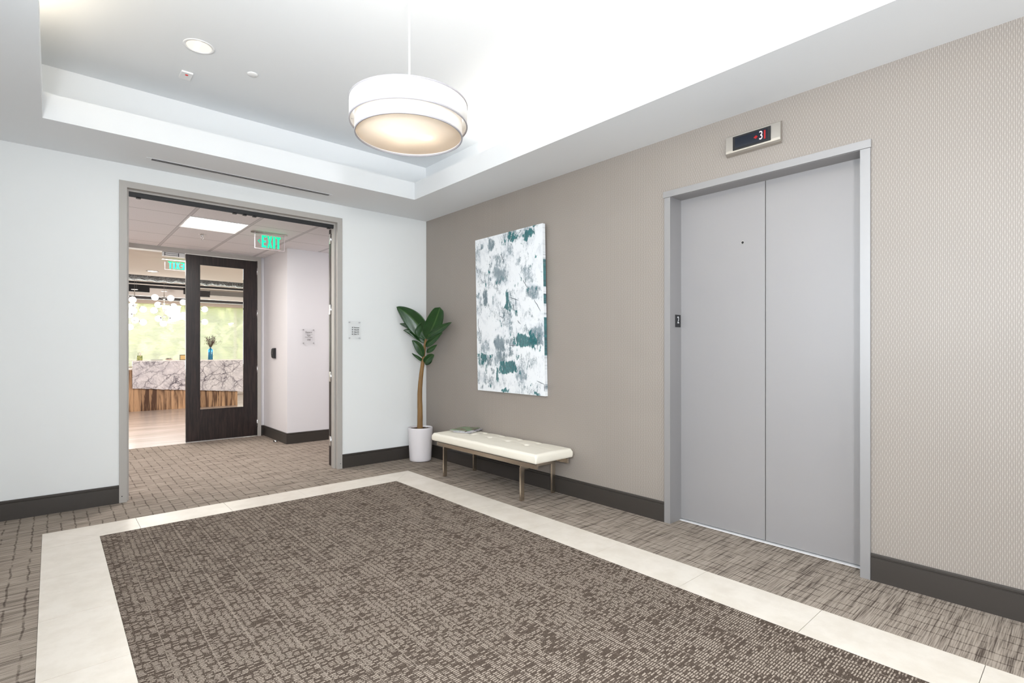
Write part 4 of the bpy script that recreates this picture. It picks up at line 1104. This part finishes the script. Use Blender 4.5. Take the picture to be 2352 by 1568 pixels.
MB().box(-3.6, -.17, 8.07, 8.8, .885, .91).build('work_surface', 'lobby_white', p)
MB().box(-.2, -.17, 8.12, 8.8, 0, .885).build('end_panel', 'plank_wood', p)

# things on the desk
DZ = 1.084
p = empty('blue_vase', (-.707, 8.2, DZ), 'tall blue glass bottle vase on the marble desk', 'vase')
MB().lathe([(0, 0), (.048, 0), (.052, .008), (.052, .22), (.044, .245), (.02, .26), (.019, .285), (.023, .292), (.019, .296), (.015, .29), (.015, .262), (.04, .242), (.047, .22), (.047, .01), (0, .008)], 32, (-.707, 8.2, DZ)).build('vase_body', 'blue_glass', p)
tag(p)
p = empty('dried_flowers', (-.707, 8.2, DZ + .03), 'bunch of dried purple brown flowers standing in the blue vase', 'flowers')
M['dry'] = mat('dry_stem', C(92, 74, 62), .9); M['dry_head'] = mat('dry_head', C(112, 84, 92), .9)
mb = MB(); hd = MB(); rd = random.Random(5)
for k in range(64):
    a = rd.uniform(0, 2 * PI); s_ = rd.uniform(.01, .135) if k < 60 else rd.uniform(.15, .26); L_ = rd.uniform(.42, .57) if k < 60 else .44
    ex, ey = s_ * math.cos(a), s_ * math.sin(a) * .6
    if k >= 60: ex = abs(ex) + .05
    base = (-.707 + ex * .04, 8.2 + ey * .04, DZ + .03); midp = (-.707 + ex * .14, 8.2 + ey * .14, DZ + .29)
    mb.tube([base, midp, (-.707 + ex, 8.2 + ey, DZ + L_)], .0014, 5)
    for q in range(5):
        hd.sphere((-.707 + ex * rd.uniform(.7, 1.08), 8.2 + ey + rd.uniform(-.015, .015), DZ + L_ - rd.uniform(-.01, .10)), rd.uniform(.004, .0075), 1)
mb.build('stems', 'dry', p); hd.build('flower_heads', 'dry_head', p)
p = empty('pencil_cup', (-2.06, 8.2, DZ), 'green patterned square pencil cup at the left end of the marble desk', 'pencil cup')
def patt():
    m = mat('cup_pattern', rough=.5); g = NT(m); n_ = g.noise(g.vec(g.x, g.y, g.z), 45, 3, .6)
    g.color(g.mix(g.smooth(n_, .42, .58), C4(74, 100, 58), C4(170, 172, 104))); return m
M['cup'] = patt()
mb = MB(); mb.box(-2.11, -2.01, 8.15, 8.25, DZ, DZ + .006); 
for a in ((-2.11, -2.104, 8.15, 8.25), (-2.016, -2.01, 8.15, 8.25), (-2.104, -2.016, 8.15, 8.156), (-2.104, -2.016, 8.244, 8.25)): mb.box(*a, DZ, DZ + .105)
mb.build('cup_body', 'cup', p)
M['pale_pink'] = mat('pale_pink', C(226, 204, 204), .6)
for k, (dx, h_) in enumerate(((-.025, .17), (0, .185), (.02, .18), (.033, .165))):
    o = MB().tube([(-2.06 + dx * .6, 8.19 + .01 * k, DZ + .008), (-2.06 + dx, 8.19 + .012 * k, DZ + h_)], .004, 8).build('pencil', 'pale_pink' if k else 'graphite')
    tag(o, ['dark pencil standing in the green cup, leftmost', 'pale pencil in the green cup, the tallest', 'pale pencil in the green cup, right of the tallest', 'pale pencil in the green cup, rightmost'][k], 'pencil', 'pencils in the cup')
p = empty('trinket_bowl', (-1.52, 8.2, DZ), 'shallow cream bowl with a dark contents on the marble desk', 'bowl')
MB().lathe([(0, 0), (.035, 0), (.06, .012), (.078, .03), (.075, .032), (.055, .016), (0, .01)], 32, (-1.52, 8.2, DZ)).build('bowl_body', 'blind_hem', p)
mb = MB(); rd = random.Random(3)
for k in range(14): mb.sphere((-1.52 + rd.uniform(-.045, .045), 8.2 + rd.uniform(-.04, .04), DZ + .028 + rd.uniform(0, .012)), .011, 1)
tag(mb.build('candies', 'graphite', p), kind='stuff')
tag(MB().box(-1.855, -1.645, 8.14, 8.27, DZ, DZ + .012, bev=.003).build('tablet', 'graphite'), 'flat dark tablet lying on the marble desk', 'tablet')
p = empty('picture_frame', (-1.27, 8.2, DZ), 'small wooden desk frame standing beside the door edge', 'picture frame')
mb = MB()
for a in ((-1.32, -1.308, 0, .12), (-1.20, -1.188, 0, .12), (-1.32, -1.188, .108, .12), (-1.32, -1.188, 0, .012)): mb.box(a[0], a[1], 8.19, 8.205, DZ + a[2], DZ + a[3])
mb.build('frame', 'graphite', p)
M['tan'] = mat('tan', C(214, 180, 120), .6)
MB().box(-1.308, -1.20, 8.197, 8.203, DZ + .012, DZ + .108).build('picture', 'tan', p)

# outdoors
tag(MB().box(-60, 60, 11.8, 90, -3.3, -3.2).build('lawn', 'lawn'), kind='structure')
rd = random.Random(11)
def tree(x, y, h, r, seed):
    rr = random.Random(seed)
    p = empty('tree', (x, y, -3.2), 'sunlit yellow green tree outside seen through the lobby blind', 'tree', 'trees outside the lobby window')
    mb = MB()
    for k in range(26):
        a = rr.uniform(0, 2 * PI); q = r * rr.uniform(0, .8); zz = rr.uniform(.25, 1.0)
        s_ = r * rr.uniform(.25, .42)
        mb.sphere((x + q * math.cos(a) * (1.2 - zz * .6), y + q * math.sin(a) * (1.2 - zz * .6), -3.2 + h * zz), s_, 3)
    for v in mb.bm.verts:
        d = mnoise.noise(v.co * 1.7) * .35 + mnoise.noise(v.co * 5) * .18
        v.co += Vector((d, d * .6, d))
    mb.build('crown', 'foliage', p)
    MB().tube([(x, y, -3.2), (x + .1, y, -3.2 + h * .5)], [.25, .15], 10).build('trunk', 'bark', p)
for k, (x, y, h, r) in enumerate(((-11, 24, 7.2, 1.9), (-5.6, 24, 6.6, 1.9), (-.4, 24, 6.2, 1.9), (4.9, 24, 8.6, 2.0), (10.3, 24, 9.2, 2.0), (-8, 32, 8.6, 2.2), (-1.9, 32, 8.0, 2.2), (4.2, 33, 10.5, 2.3), (10.5, 33, 11.0, 2.3), (16.8, 33, 11, 2.3))):
    tree(x, y, h, r, k)

# thick hedge line beyond the trees
mb = MB(); bm = mb.bm
nx, nz = 160, 16
def hp(i, j, back):
    x = -34 + 68 * i / nx; top = (5.9 + 1.6 * (x + 34) / 68 + .9 * mnoise.noise((x * .35, 0, 2)) + .5 * mnoise.noise((x * 1.1, 0, 4)))
    z = -3.2 + top * math.sin(PI / 2 * j / nz)
    y = 40 + 2.5 * (j / nz) ** 2 + .9 * mnoise.noise((x * .7, z * .7, 1)) + .4 * mnoise.noise((x * 2, z * 2, 1))
    if back: y = 46 - (y - 40)
    return bm.verts.new((x, y, z))
A = [[hp(i, j, False) for i in range(nx + 1)] for j in range(nz + 1)]
B = [[hp(i, j, True) for i in range(nx + 1)] for j in range(nz + 1)]
for j in range(nz):
    for i in range(nx):
        bm.faces.new((A[j][i], A[j][i + 1], A[j + 1][i + 1], A[j + 1][i])); bm.faces.new((B[j][i], B[j + 1][i], B[j + 1][i + 1], B[j][i + 1]))
for i in range(nx): bm.faces.new((A[nz][i], A[nz][i + 1], B[nz][i + 1], B[nz][i]))
for f_ in bm.faces: f_.smooth = True
o = mb.build('hedge', 'foliage', recalc=True)
tag(o, 'long leafy hedge far outside, behind the trees seen through the lobby blind', 'hedge')
